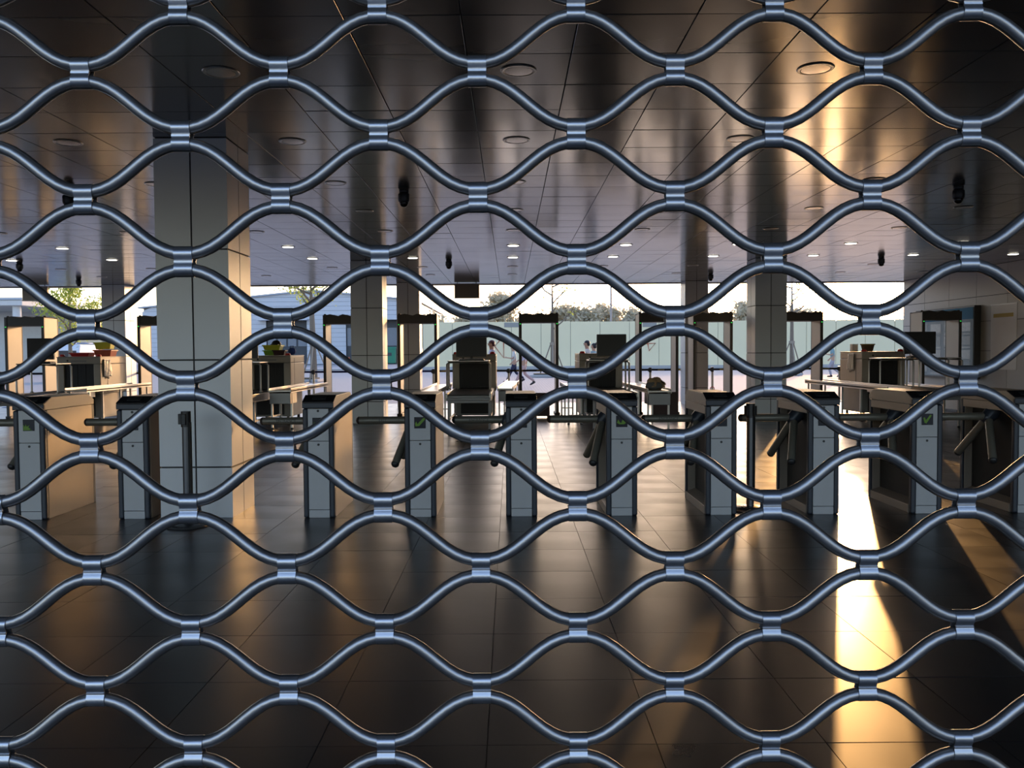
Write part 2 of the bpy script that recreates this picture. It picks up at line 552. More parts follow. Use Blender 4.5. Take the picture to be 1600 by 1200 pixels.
column(-2.976, -2.364, 7.25, 0.61, 'large square grey clad column standing nearest, left of centre')
column(-3.12, -2.50, 16.87, 0.62, 'square clad column with sunlit right edge, behind the tan turnstile left of centre')
column(4.82, 5.44, 16.87, 0.62, 'square grey clad column right of centre, just left of the bright open gap')
column(-10.55, -9.95, 22.25, 0.60, 'far clad column at the left behind the lime and orange baskets')
column(-2.93, -2.34, 22.25, 0.60, 'slim far clad column seen through a metal detector, left of the hanging sign')
column(4.54, 5.14, 22.25, 0.60, 'far clad column with a dome camera beside its top, right of centre')

# ------------------------------------------------------------------ rolling grille in front
GY, GP, GROW = 0.972, 0.2205, 0.07
GX0 = 0.0755
Z2 = 1.634
grille = thing('rolling_grille', 'steel rolling grille of wavy rods joined by clips, drawn down across the opening', 'grille', (GX0, GY, 0))
HALF = 11.5
ROD, SEP = 0.0073, 0.0087
def rod_mesh(name, phase):
    A = (GROW - 2 * SEP) / 2
    N = 22
    tot = int(HALF * 2 * N)
    pts = []
    for i in range(tot + 1):
        u = -HALF + i / N
        th = 2 * math.pi * (u + 0.5 * phase)
        z = A * (1.0 * math.cos(th) - 0.03 * math.cos(3 * th)) / 0.97
        pts.append((u * GP, 0.0, z))
    me = MB().tube(pts, ROD, 12).mesh(name)
    me.materials.append(M['grille'])
    return me
rods = [rod_mesh('rod', 0), rod_mesh('rod', 1)]
def link_mesh():
    W, Rr, Ri = 0.0102, 0.0088, 0.0076
    def ring(rad, waist):
        pts = []
        n = 14
        for k in range(n + 1):
            a_ = R(-38) + (math.pi + 2 * R(38)) * k / n
            pts.append((rad * math.cos(a_), SEP + rad * math.sin(a_)))
        pts.append((-waist, 0.0))
        for k in range(n + 1):
            a_ = math.pi - R(38) + (math.pi + 2 * R(38)) * k / n
            pts.append((rad * math.cos(a_), -SEP + rad * math.sin(a_)))
        pts.append((waist, 0.0))
        return pts
    o_, i_ = ring(Rr, 0.0058), ring(Ri, 0.0044)
    n = len(o_)
    vs_, fs_ = [], []
    for x, rg in ((-W, o_), (W, o_), (W, i_), (-W, i_)):
        vs_ += [(x, p[0], p[1]) for p in rg]
    for k in range(n):
        k2 = (k + 1) % n
        for a_, b_ in ((0, 1), (1, 2), (2, 3), (3, 0)):
            fs_.append((a_ * n + k, a_ * n + k2, b_ * n + k2, b_ * n + k))
    mb = MB()
    mb.add(vs_, fs_, False)
    # lapped edge of the folded strap across the front
    mb.box(-W, W, -0.0072, -0.0048, -0.0016, 0.0004)
    me = mb.mesh('clip')
    for p in me.polygons:
        p.use_smooth = True
    me.materials.append(M['link'])
    return me
clip_me = link_mesh()
clips = []
for k in range(-19, 25):
    zr = Z2 - GROW * (k - 2)
    if zr < 0.12 or zr > 3.12:
        continue
    ph = k % 2                      # even rows: clips on the B columns
    # rod hanging below this row of clips: crest at the clips of row k
    zc = zr - GROW / 2
    if zc > 0.1:
        inst(rods[ph], 'rod', grille, (0, 0, zc))
    for i in range(-11, 12):
        x = i * GP + (GP / 2 if ph else 0.0)
        if abs(x) < HALF * GP - 0.02:
            clips.append((x, zr))
clips.sort(key=lambda c: max(abs(c[0] + GX0) / 0.62, abs(c[1] - 1.355) / 0.47))
for (x, z) in clips[:298]:
    inst(clip_me, 'clip', grille, (x, 0, z))
vs0 = [tuple(v.co) for v in clip_me.vertices]
fs0 = [tuple(p.vertices) for p in clip_me.polygons]
mb = MB()
for (x, z) in clips[298:]:
    mb.add([(v[0] + x, v[1], v[2] + z) for v in vs0], fs0, True)
o = mb.build('clip_field', 'link', grille)
o['kind'] = 'stuff'
for s in (-1, 1):
    x = s * HALF * GP
    MB().box(x - 0.03, x + 0.03, -0.035, 0.035, 0, CEIL).build('guide_rail', 'grille', grille, bevel=0.004)
MB().box(-HALF * GP, HALF * GP, -0.02, 0.02, 0.0, 0.075).build('bottom_bar', 'grille', grille, bevel=0.004)

# ------------------------------------------------------------------ turnstiles
TW, TL = 0.264, 0.87
def make_turnstile():
    t = thing('tripod_turnstile', 'x', 'turnstile', (0, 0, 0), group='row of tripod turnstiles')
    W, L = TW, TL
    # tan right flank, rear flank and base
    MB().box(W - 0.018, W, 0.05, L - 0.04, 0.0, 0.925).build('side_panel', 'tan', t, bevel=0.002)
    MB().box(0.02, W - 0.018, L - 0.045, L - 0.015, 0.0, 0.925).build('rear_panel', 'tan', t, bevel=0.002)
    MB().prism([(0.0, 0.0), (W - 0.02, 0.0), (W - 0.02, 0.16), (0.0, 0.07)], 0.06, L - 0.046, 'y').build('base', 'tan', t, bevel=0.002)
    MB().box(0.09, W - 0.02, 0.06, L - 0.046, 0.08, 0.86).build('recess_panel', 'recess', t)
    MB().box(0.0, W - 0.0185, 0.055, L - 0.046, 0.855, 0.925).build('housing', 'tan', t, bevel=0.002)
    lid = MB().prism([(0.0, 0.927), (0.0, 0.975), (0.13, 1.03), (L - 0.11, 1.03), (L, 0.972), (L, 0.927)], 0.0, W, 'x').build('lid', 'tan', t, bevel=0.003)
    # sloped black reader at the front of the lid
    ang = math.atan2(0.055, 0.13)
    rd = MB().box(0.0, W, 0, 0.137, 0.0, 0.006).build('reader_panel', 'reader', lid, bevel=0.002)
    rd.location = (0, -0.001, 0.9765)
    rd.rotation_euler = (ang, 0, 0)
    wd = MB().box(0.075, W - 0.075, 0.045, 0.10, 0.0065, 0.010).build('reader_window', 'cap', lid, bevel=0.001)
    wd.location = (0, -0.001, 0.9765)
    wd.rotation_euler = (ang, 0, 0)
    # dark rounded front frame
    for s in (0, 1):
        x0 = 0.0 if s == 0 else W - 0.044
        MB().box(x0, x0 + 0.044, 0.0, 0.052, 0.0, 0.925).build('frame_post', 'frame', t, bevel=0.016, seg=4)
    MB().box(0.0, W, -0.004, 0.03, 0.927, 0.975).build('frame_header', 'frame', t, bevel=0.006)
    for s in (0, 1):
        x0 = 0.0 if s == 0 else W - 0.02
        MB().box(x0, x0 + 0.02, L - 0.04, L, 0.0, 0.925).build('rear_post', 'frame', t, bevel=0.004)
    # light doors
    a_, b_ = 0.045, W - 0.045
    d1 = MB().box(a_, b_, 0.008, 0.05, 0.652, 0.922).build('upper_door', 'door', t, bevel=0.002)
    d2 = MB().box(a_, b_, 0.008, 0.05, 0.070, 0.648).build('lower_door', 'door', t, bevel=0.002)
    MB().box(a_, b_, 0.010, 0.05, 0.0, 0.066).build('kick_plate', 'door', t, bevel=0.002)
    MB().cyl((0.132, 0.004, 0.905), (0.132, 0.012, 0.905), 0.010, n=14).build('lock', 'cap', d1)
    MB().cyl((0.132, 0.004, 0.620), (0.132, 0.012, 0.620), 0.010, n=14).build('lock', 'cap', d2)
    MB().box(0.084, 0.180, 0.003, 0.010, 0.752, 0.848).build('display', 'screen', t, bevel=0.001)
    # tripod hub and arms on the left flank
    hub_c = Vector((0.03, 0.43, 0.80))
    axd = Vector((-0.707, 0, -0.707))
    MB().cyl(hub_c - axd * 0.115, hub_c + axd * 0.035, 0.075, 0.058, n=18).ball(tuple(hub_c + axd * 0.03), 0.057).build('hub', 'frame', t)
    c0 = hub_c + axd * 0.015
    r1 = Vector((-0.707, 0, 0.707))
    for k in range(3):
        an = 2 * math.pi * k / 3
        rr_ = r1 * math.cos(an) + Vector((0, 1, 0)) * math.sin(an)
        d = (axd * 0.7071 + rr_ * 0.7071).normalized()
        A_ = MB()
        A_.cyl(c0 + d * 0.03, c0 + d * 0.47, 0.034, n=16)
        arm = A_.build('arm', 'arm', t)
        e = c0 + d * 0.47
        MB().tube([e, e + d * 0.012, e + d * 0.024, e + d * 0.030], [0.035, 0.034, 0.024, 0.008], 16).build('end_cap', 'cap', arm)
    return t

def text_mesh(body, size, extrude, material):
    cu = bpy.data.curves.new('lettering', 'FONT')
    cu.body = body
    cu.size = size
    cu.extrude = extrude
    cu.align_x = 'CENTER'
    cu.align_y = 'CENTER'
    tmp = bpy.data.objects.new('tmp_text', cu)
    C.objects.link(tmp)
    bpy.context.view_layer.update()
    me = bpy.data.meshes.new_from_object(tmp.evaluated_get(bpy.context.evaluated_depsgraph_get()))
    bpy.data.objects.remove(tmp)
    me.materials.clear()
    me.materials.append(M[material])
    return me

def poly_plate(mb, pts, y0, y1):
    mb.prism(pts, y0, y1, 'y')

ARROW = [(-0.040, -0.005), (-0.030, 0.012), (-0.022, -0.012), (0.028, 0.040), (0.042, 0.040), (0.042, 0.026), (-0.006, -0.028), (-0.038, -0.030)]
TICK = [(-0.036, 0.012), (-0.024, 0.018), (-0.014, -0.008), (0.020, 0.038), (0.036, 0.034), (-0.010, -0.034), (-0.026, -0.028)]
STAR = [(-0.044, -0.042), (-0.042, 0.004), (-0.030, -0.014), (-0.022, 0.010), (-0.014, -0.012), (0.010, 0.002), (-0.002, -0.020), (0.020, -0.028), (0.004, -0.034), (0.034, -0.042)]
TWIN = [(-0.042, -0.012), (-0.030, 0.016), (-0.018, -0.004), (-0.006, -0.016), (0.010, 0.022), (0.024, -0.002), (0.038, -0.008), (0.020, -0.024), (-0.020, -0.024)]
TURN = [(-4.186, STAR, None, 'turnstile at far left, flank lit gold, green star on its display'),
        (-3.315, None, None, 'turnstile directly left of the big grey column'),
        (-1.752, ARROW, 'ENTRANCE', 'turnstile directly right of the big grey column, tan flank and green arrow display'),
        (-0.895, ARROW, 'EXIT', 'turnstile with green arrow display, left of the central scanner conveyor'),
        (-0.042, None, 'ENTRANCE', 'turnstile at the centre with sunlit lid and dark display'),
        (0.805, TWIN, 'EXIT', 'turnstile right of centre with two green marks on its display'),
        (1.645, None, 'ENTRANCE', 'turnstile left of the black barrier post, beside the glaring floor'),
        (2.510, None, None, 'turnstile right of the black barrier post, left of the brightest floor glare'),
        (3.382, TICK, None, 'shaded turnstile with a green tick display, right of the floor glare'),
        (4.247, None, None, 'dark shaded turnstile cut off by the right edge')]
t0 = make_turnstile()
for k, (x, icon, txt, lab) in enumerate(TURN):
    t = t0 if k == 0 else None
    if t is None:
        t = dup(base_copy, (x, 7.2, 0), 0.0, 'grey tripod ' + lab)
    else:
        base_copy = t0
        t.location = (x, 7.2, 0)
        t['label'] = 'grey tripod ' + lab
    t['_icon'] = k
turn_objs = [o for o in C.objects if '_icon' in o]
for t in turn_objs:
    k = t['_icon']
    del t['_icon']
    x, icon, txt, lab = TURN[k]
    if icon:
        disp = [c for c in t.children if c.name.startswith('display')][0]
        mb = MB()
        mb.prism([(0.132 + p[0], 0.80 + p[1]) for p in icon], 0.0005, 0.003, 'y')
        mb.build('display_sign', 'green', disp, label='green sign on the display')
    if txt:
        arm = [c for c in t.children if c.name.startswith('arm')][0]
        o = inst(text_mesh(txt, 0.034, 0.0004, 'blacktext'), 'lettering', arm, (-0.24, 0.43 - 0.0337, 0.79))
        o.rotation_euler = (R(90), 0, 0)
        o['label'] = 'dark lettering on the arm'

# ------------------------------------------------------------------ downlights in the ceiling
def make_light(lit):
    t = thing('downlight', 'x', 'ceiling light', (0, 0, 0), group='lit downlights' if lit else 'unlit downlights')
    MB().lathe([(0.118, 0.0), (0.114, -0.006), (0.098, -0.008), (0.092, -0.005), (0.092, 0.0)], 28).build('rim', 'lamp_rim', t)
    MB().lathe([(0.0905, -0.001), (0.0905, -0.011 if lit else -0.006), (0.06, -0.014 if lit else -0.007)], 28).build('diffuser', 'lamp_on' if lit else 'lamp_off', t)
    return t
proto = {True: make_light(True), False: make_light(False)}
used = {True: False, False: False}
ORD = ['first', 'second', 'third', 'fourth', 'fifth', 'sixth', 'seventh', 'eighth', 'ninth', 'tenth', 'eleventh', 'twelfth', 'thirteenth', 'fourteenth', 'fifteenth']
ROWN = ['nearest row', 'second row', 'third row', 'fourth row', 'fifth row', 'row just nearer the turnstiles', 'row just farther out', 'row beyond the lit rows', 'farthest row']
for mrow in range(0, 9):
    y = LY + 3 * PY * mrow
    lit = mrow in (5, 6)
    xs = []
    for k in range(-8, 6):
        x = LX + 3 * PX * k
        px = 797 + x * 1340 / y
        if -10 < px < 1610 and x < XW - 0.2:
            xs.append(x)
    for n_, x in enumerate(xs):
        if lit:
            lab = 'glowing round downlight, %s from the left in the %s lit row' % (ORD[n_], 'nearer' if mrow == 5 else 'farther')
        elif mrow < 5:
            lab = 'unlit round downlight, %s from the left in the %s' % (ORD[n_], ROWN[mrow])
        else:
            lab = 'unlit round downlight, %s from the left in the %s' % (ORD[n_], ROWN[mrow])
        if not used[lit]:
            used[lit] = True
            o = proto[lit]
            o.location = (x, y, CEIL - 0.001)
            o['label'] = lab
        else:
            dup(proto[lit], (x, y, CEIL - 0.001), None, lab)

# ------------------------------------------------------------------ dome cameras under the ceiling
def make_cctv():
    t = thing('dome_camera', 'x', 'camera', (0, 0, 0), group='dome cameras')
    MB().lathe([(0.085, 0.0), (0.085, -0.025), (0.060, -0.035)], 20).build('mount', 'camera_dark', t)
    MB().lathe([(0.060, -0.03), (0.095, -0.045), (0.102, -0.06), (0.102, -0.165), (0.088, -0.195), (0.075, -0.20)], 20).build('housing', 'camera_dark', t)
    MB().lathe([(0.076, -0.198), (0.078, -0.22), (0.066, -0.255), (0.040, -0.278), (0.012, -0.285)], 20).build('dome', 'dome', t)
    return t
cams = [(-1.18, 9.7, 'dome camera hanging left of centre, the largest and nearest one'),
        (5.05, 9.7, 'dome camera hanging at the upper right in the dark ceiling'),
        (-4.94, 9.7, 'dome camera half hidden by a grille clip, left of the big column'),
        (-1.19, 16.9, 'small dome camera hanging above the square hanging sign'),
        (7.3, 16.9, 'small dome camera hanging at the right between lit downlights'),
        (-9.6, 16.9, 'small dome camera at the far left below a lit downlight'),
        (-10.3, 20.6, 'small dome camera at the left above the leafy tree'),
        (4.72, 20.2, 'small dome camera beside the top of a far column')]
c0 = make_cctv()
for k, (x, y, lab) in enumerate(cams):
    o = c0 if k == 0 else dup(c0, (x, y, CEIL))
    o.location = (x, y, CEIL)
    o.scale = (0.64, 0.64, 0.62)
    o['label'] = lab

# ------------------------------------------------------------------ hanging signs at the canopy edge
def hanging_sign(x0, x1, label):
    w = x1 - x0
    t = thing('hanging_sign', label, 'sign', ((x0 + x1) / 2, 22.45, 0), group='hanging signs')
    MB().box(-w / 2, w / 2, -0.04, 0.04, 2.80, CEIL - 0.02).build('box', 'signgrey', t, bevel=0.004)
    for sx in (-1, 1):
        MB().box(sx * w * 0.38 - 0.01, sx * w * 0.38 + 0.01, -0.01, 0.01, CEIL - 0.03, CEIL - 0.0).build('hanger', 'steeldark', t)
    for z in (2.80, CEIL - 0.035):
        MB().box(-w / 2 - 0.006, w / 2 + 0.006, -0.046, 0.046, z - 0.004, z + 0.016).build('edge_strip', 'steeldark', t)
    return t
hanging_sign(-1.44, -0.79, 'blank grey box sign hanging under the canopy edge, left of centre')
hanging_sign(-12.68, -12.03, 'blank grey box sign hanging under the canopy edge, far left')

# ------------------------------------------------------------------ walk-through metal detectors
def make_gate():
    t = thing('metal_detector', 'x', 'metal detector', (0, 0, 0), group='walk-through metal detectors')
    W, D, H = 0.86, 0.60, 2.22
    for s in (-1, 1):
        xo = s * W / 2
        xi = s * (W / 2 - 0.055)
        a_, b_ = min(xo, xi), max(xo, xi)
        p = MB().box(a_, b_, 0.03, D - 0.03, 0.05, H - 0.02).build('side_panel', 'gate', t, bevel=0.006)
        for y0 in (0.0, D - 0.032):
            MB().box(a_ - 0.003, b_ + 0.003, y0, y0 + 0.032, 0.0, H).build('edge_strip', 'gatedark', p, bevel=0.006)
        MB().box(a_ - 0.03, b_ + 0.03, 0.0, D, 0.0, 0.05).build('foot_plate', 'gatedark', t, bevel=0.006)
    h = MB()
    pts = [(-W / 2 + 0.056, 2.03), (W / 2 - 0.056, 2.03), (W / 2 - 0.056, 2.21)]
    for i in range(9):
        u = 1 - i / 8
        pts.append((-W / 2 + 0.06 + (W - 0.12) * u, 2.215 + 0.022 * math.sin(i * 2.1) * (0 < i < 8) + 0.008))
    pts.append((-W / 2 + 0.056, 2.21))
    h.prism(pts, 0.01, D - 0.01, 'y')
    hd = h.build('crossbar', 'gatedark', t, bevel=0.004)
    for s in (-1, 1):
        MB().ball((s * (W / 2 - 0.027), 0.10, H + 0.012), 0.03, 0.03, 0.02).build('cap', 'gatedark', t)
        MB().box(s * (W / 2 - 0.027) - 0.014, s * (W / 2 - 0.027) + 0.014, -0.004, 0.0, 1.995, 2.012).build('status_light', 'led', t)
    return t
gates = [(-10.62, 'metal detector gate at the far left behind a monitor'),
         (-7.72, 'metal detector gate half hidden behind the left of the big column'),
         (-3.66, 'metal detector gate half hidden by the column left of centre'),
         (-2.03, 'metal detector gate directly left of the central scanner'),
         (0.63, 'metal detector gate at the centre in front of the young bare tree'),
         (3.26, 'metal detector gate right of the monitor, against the pale green hoarding'),
         (4.45, 'metal detector gate standing between the two right-hand columns'),
         (6.43, 'metal detector gate right of the nearer right-hand column'),
         (9.47, 'metal detector gate at the far right in front of the notice board')]
g0 = make_gate()
for k, (x, lab) in enumerate(gates):
    o = g0 if k == 0 else dup(g0, (x, 18.8, 0))
    o.location = (x, 18.8, 0)
    o['label'] = 'beige and charcoal ' + lab

# ------------------------------------------------------------------ x-ray baggage scanners and their furniture
def make_scanner():
    t = thing('baggage_scanner', 'x', 'scanner', (0, 0, 0), group='x-ray baggage scanners')
    hw = 0.44
    MB().box(-hw + 0.03, hw - 0.03, 0.12, 1.12, 0.10, 0.60).build('lower_cabinet', 'scangrey', t, bevel=0.01)
    MB().box(-0.28, 0.28, 0.105, 0.125, 0.14, 0.56).build('service_hatch', 'curtain', t, bevel=0.004)
    MB().box(-0.31, 0.31, -0.10, 1.36, 0.60, 0.66).build('conveyor_bed', 'belt', t, bevel=0.006)
    # tunnel hood: walls around a real opening
    for s in (-1, 1):
        MB().box(min(s * hw, s * 0.30), max(s * hw, s * 0.30), 0.04, 1.20, 0.60, 1.20).build('tunnel_wall', 'scan', t, bevel=0.012)
        MB().box(min(s * (hw + 0.004), s * hw), max(s * (hw + 0.004), s * hw), 0.34, 0.36, 0.62, 1.30).build('side_seam', 'scangrey', t)
    roof = MB().box(-hw, hw, 0.04, 1.20, 1.20, 1.34).build('tunnel_roof', 'scan', t, bevel=0.016)
    MB().box(-hw - 0.004, hw + 0.004, 0.03, 1.21, 1.335, 1.352).build('top_cover', 'scan', t, bevel=0.005)
    MB().box(-0.16, 0.16, 0.033, 0.04, 1.245, 1.275).build('name_strip', 'scangrey', roof)
    MB().cyl((-0.22, 0.034, 1.27), (-0.22, 0.042, 1.27), 0.02, n=12).build('key_switch', 'cap', roof)
    for k in range(7):
        x0 = -0.295 + k * 0.0845
        MB().box(x0, x0 + 0.082, 0.075 + 0.004 * (k % 2), 0.083 + 0.004 * (k % 2), 0.668, 1.20).build('curtain_strip', 'curtain', t)
    MB().box(-0.298, 0.298, 0.60, 0.61, 0.665, 1.20).build('inner_curtain', 'curtain', t)
    for sx in (-1, 1):
        for sy in (0, 1):
            MB().cyl((sx * 0.34, 0.18 + sy * 0.86, 0.0), (sx * 0.34, 0.18 + sy * 0.86, 0.11), 0.035, 0.025, n=12).build('foot', 'cap', t)
        MB().lathe([(0.055, 1.352), (0.055, 1.37), (0.04, 1.395), (0.015, 1.40)], 16, sx * 0.37, 0.12).build('stop_button', 'red', t)
    return t
SC = [(-8.74, 'baggage scanner at the far left, baskets on top'),
      (-4.89, 'baggage scanner right behind the big column, green trays on top'),
      (-0.73, 'baggage scanner left of centre, black curtain facing the gate'),
      (1.84, 'baggage scanner right of centre beside the man in white'),
      (7.58, 'baggage scanner at the right with a dark bin on top')]
SY = 17.35
s0 = make_scanner()
for k, (x, lab) in enumerate(SC):
    o = s0 if k == 0 else dup(s0, (x, SY, 0))
    o.location = (x, SY, 0)
    o['label'] = 'beige ' + lab

def make_roller():
    t = thing('roller_table', 'x', 'conveyor', (0, 0, 0), group='roller tables in front of the scanners')
    hw, L, z = 0.40, 2.35, 0.645
    for s in (-1, 1):
        MB().box(min(s * hw, s * (hw - 0.04)), max(s * hw, s * (hw - 0.04)), 0, L, z - 0.10, z + 0.03).build('side_rail', 'steel', t, bevel=0.004)
    MB().box(-hw + 0.04, hw - 0.04, 0.0, 0.02, z - 0.14, z - 0.01).build('end_plate', 'steeldark', t, bevel=0.004)
    MB().box(-hw + 0.02, hw - 0.02, -0.03, 0.0, z - 0.09, z - 0.045).build('bumper', 'steeldark', t, bevel=0.006)
    MB().box(-hw + 0.04, hw - 0.04, 0.06, L - 0.02, z - 0.12, z - 0.10).build('pan', 'steeldark', t)
    n = 24
    me = MB().cyl((-hw + 0.04, 0, 0), (hw - 0.04, 0, 0), 0.030, n=12).mesh('roller')
    me.materials.append(M['steeldark'])
    for k in range(n):
        inst(me, 'roller', t, (0, 0.06 + k * (L - 0.1) / (n - 1), z - 0.02))
    for sx in (-1, 1):
        for y in (0.25, L - 0.35):
            lg = MB().box(sx * 0.36 - 0.02, sx * 0.36 + 0.02, y - 0.02, y + 0.02, 0.03, z - 0.10).build('leg', 'steeldark', t)
            MB().cyl((sx * 0.36, y, 0), (sx * 0.36, y, 0.035), 0.035, 0.02, n=12).build('foot', 'cap', lg)
        MB().box(sx * 0.36 - 0.012, sx * 0.36 + 0.012, 0.27, L - 0.37, 0.18, 0.21).build('stretcher', 'steeldark', t)
    return t
r0 = make_roller()
RL = ['roller conveyor at the far left before the scanner with baskets', 'roller conveyor half hidden behind the big column',
      'roller conveyor in front of the left-of-centre scanner curtain', 'roller conveyor before the scanner right of centre, behind a turnstile lid',
      'roller conveyor at the right before the scanner with a bin']
for k, (x, lab) in enumerate(SC):
    o = r0 if k == 0 else dup(r0, (x, SY - 2.47, 0))
    o.location = (x, SY - 2.47, 0)
    o['label'] = 'steel ' + RL[k]

def side_table(cx, y0, L, w, z, rz, label, end_box=False):
    t = thing('side_table', label, 'table', (cx, y0, 0), rz, group='long steel side tables')
    MB().box(-w / 2, w / 2, 0, L, z - 0.03, z).build('table_top', 'steel', t, bevel=0.004)
    for s in (-1, 1):
        MB().box(min(s * w / 2, s * (w / 2 - 0.015)), max(s * w / 2, s * (w / 2 - 0.015)), 0, L, z - 0.05, z + 0.035).build('edge_rail', 'steel', t, bevel=0.003)
    if end_box:
        MB().box(-w / 2 + 0.02, w / 2 - 0.02, 0.02, 0.5, z - 0.25, z - 0.05).build('end_box', 'steeldark', t, bevel=0.006)
    for sx in (-1, 1):
        for y in (0.15, L / 2, L - 0.15):
            lg = MB().box(sx * (w / 2 - 0.03) - 0.016, sx * (w / 2 - 0.03) + 0.016, y - 0.016, y + 0.016, 0.02, z - 0.03).build('leg', 'steel', t)
            MB().cyl((sx * (w / 2 - 0.03), y, 0), (sx * (w / 2 - 0.03), y, 0.025), 0.026, n=10).build('foot', 'cap', lg)
    for y in (0.15, L - 0.15):
        MB().box(-w / 2 + 0.03, w / 2 - 0.03, y - 0.012, y + 0.012, 0.16, 0.185).build('cross_bar', 'steel', t)
    return t
side_table(-8.06, 15.9, 2.85, 0.42, 0.74, 0.0, 'long sunlit steel side table at the far left, right of the basket scanner')
side_table(-4.20, 15.6, 3.15, 0.42, 0.72, 0.0, 'long sunlit steel side table just right of the big column', True)
side_table(-1.43, 15.2, 3.4, 0.34, 0.70, 0.0, 'narrow sunlit side table left of the left-of-centre scanner')
side_table(-0.10, 16.3, 4.2, 0.30, 0.70, R(-2.5), 'narrow sunlit side table right of the left-of-centre scanner', True)
side_table(1.23, 16.2, 2.5, 0.30, 0.70, 0.0, 'side table left of the scanner beside the man in white')
side_table(2.60, 14.9, 3.8, 0.42, 0.70, 0.0, 'side table carrying a lumpy bag, right of centre', True)
side_table(6.64, 14.6, 4.1, 0.42, 0.72, 0.0, 'side table with blinding glare at the right, left of the bin scanner')

side_table(8.30, 15.2, 3.2, 0.50, 0.638, 0.0, 'side table under the long hoop stand near the notice board')
# ---- hoop stands straddling the conveyors, with monitors on them
def hoop_stand(cx, y0, w, d, z, label, shelf=0.98):
    t = thing('hoop_stand', label, 'stand', (cx, y0, 0), group='hoop stands over the conveyors')
    for y in (0.0, d):
        h = MB()
        h.tube([(-w / 2, y, 0.690), (-w / 2, y, z - 0.03), (-w / 2 + 0.03, y, z), (w / 2 - 0.03, y, z), (w / 2, y, z - 0.03), (w / 2, y, 0.690)], 0.018, 8)
        h.build('hoop', 'steel', t)
        for s in (-1, 1):
            MB().lathe([(0.036, 0.6765), (0.036, 0.686), (0.022, 0.70)], 12, s * w / 2, y).build('flange', 'steel', t)
    MB().box(-w / 2 * shelf, w / 2 * shelf, -0.02, d + 0.02, z + 0.016, z + 0.034).build('shelf', 'steel', t, bevel=0.004)
    return t
def monitor(x, y, z, w, h, label, rz=0.0):
    t = thing('monitor', label, 'monitor', (x, y, z), rz, group='black monitors')
    MB().box(-0.14, 0.14, -0.09, 0.09, 0.0, 0.018).build('foot', 'monitor', t, bevel=0.006)
    MB().box(-0.025, 0.025, 0.01, 0.035, 0.018, 0.12).build('neck', 'monitor', t)
    b_ = MB().box(-w / 2, w / 2, -0.025, 0.025, 0.07, 0.07 + h).build('back_case', 'monitor', t, bevel=0.008)
    MB().box(-w / 2 + 0.02, w / 2 - 0.02, -0.029, -0.024, 0.09, 0.05 + h).build('back_cover', 'cap', t)
    MB().box(-w * 0.28, w * 0.28, 0.025, 0.05, 0.13, h - 0.02).build('rear_bulge', 'monitor', t, bevel=0.008)
    return t
def keyboard(x, y, z, label, rz=0.0):
    t = thing('keyboard', label, 'keyboard', (x, y, z), rz, group='control keyboards')
    MB().prism([(-0.09, 0.0), (0.09, 0.0), (0.09, 0.03), (-0.09, 0.014)], -0.24, 0.24, 'x').build('case', 'cap', t, bevel=0.003)
    for r_ in range(4):
        MB().box(-0.22, 0.22, -0.07 + r_ * 0.037, -0.04 + r_ * 0.037, 0.018 + r_ * 0.0033, 0.025 + r_ * 0.0033).build('key_row', 'monitor', t)
    return t
HZ = 1.20
hoop_stand(-8.74, 15.85, 0.76, 0.5, HZ, 'sunlit hoop stand at the far left carrying a monitor')
monitor(-8.80, 16.12, HZ + 0.034, 0.50, 0.40, 'black monitor on the hoop stand at the far left')
keyboard(-8.72, 15.94, HZ + 0.034, 'black keyboard on the sunlit stand at the far left')
hoop_stand(-4.95, 15.95, 0.62, 0.5, HZ, 'hoop stand in the shade just right of the big column')
monitor(-5.00, 16.15, HZ + 0.034, 0.52, 0.42, 'black monitor peeking out right of the big column')
hoop_stand(-0.78, 16.0, 0.80, 0.5, HZ, 'hoop stand over the conveyor left of centre')
monitor(-0.73, 16.25, HZ + 0.034, 0.58, 0.43, 'black monitor above the left-of-centre scanner curtain')
keyboard(-0.72, 16.06, HZ + 0.034, 'black keyboard below the left-of-centre monitor')
hoop_stand(1.84, 16.0, 0.76, 0.5, HZ, 'hoop stand over the conveyor beside the man in white')
monitor(1.92, 16.25, HZ + 0.034, 0.56, 0.41, 'black monitor right of the man in white')
keyboard(1.72, 16.06, HZ + 0.034, 'black keyboard below the monitor right of centre')
hoop_stand(7.22, 16.0, 0.62, 0.5, HZ, 'hoop stand over the conveyor left of the right-hand monitor')
hoop_stand(8.04, 16.0, 0.80, 0.5, HZ, 'long hoop stand under the right-hand monitor, near the notice board')
monitor(7.76, 16.25, HZ + 0.034, 0.60, 0.42, 'dark monitor at the right in front of a metal detector')
keyboard(7.70, 16.06, HZ + 0.034, 'black keyboard beneath the right-hand monitor')

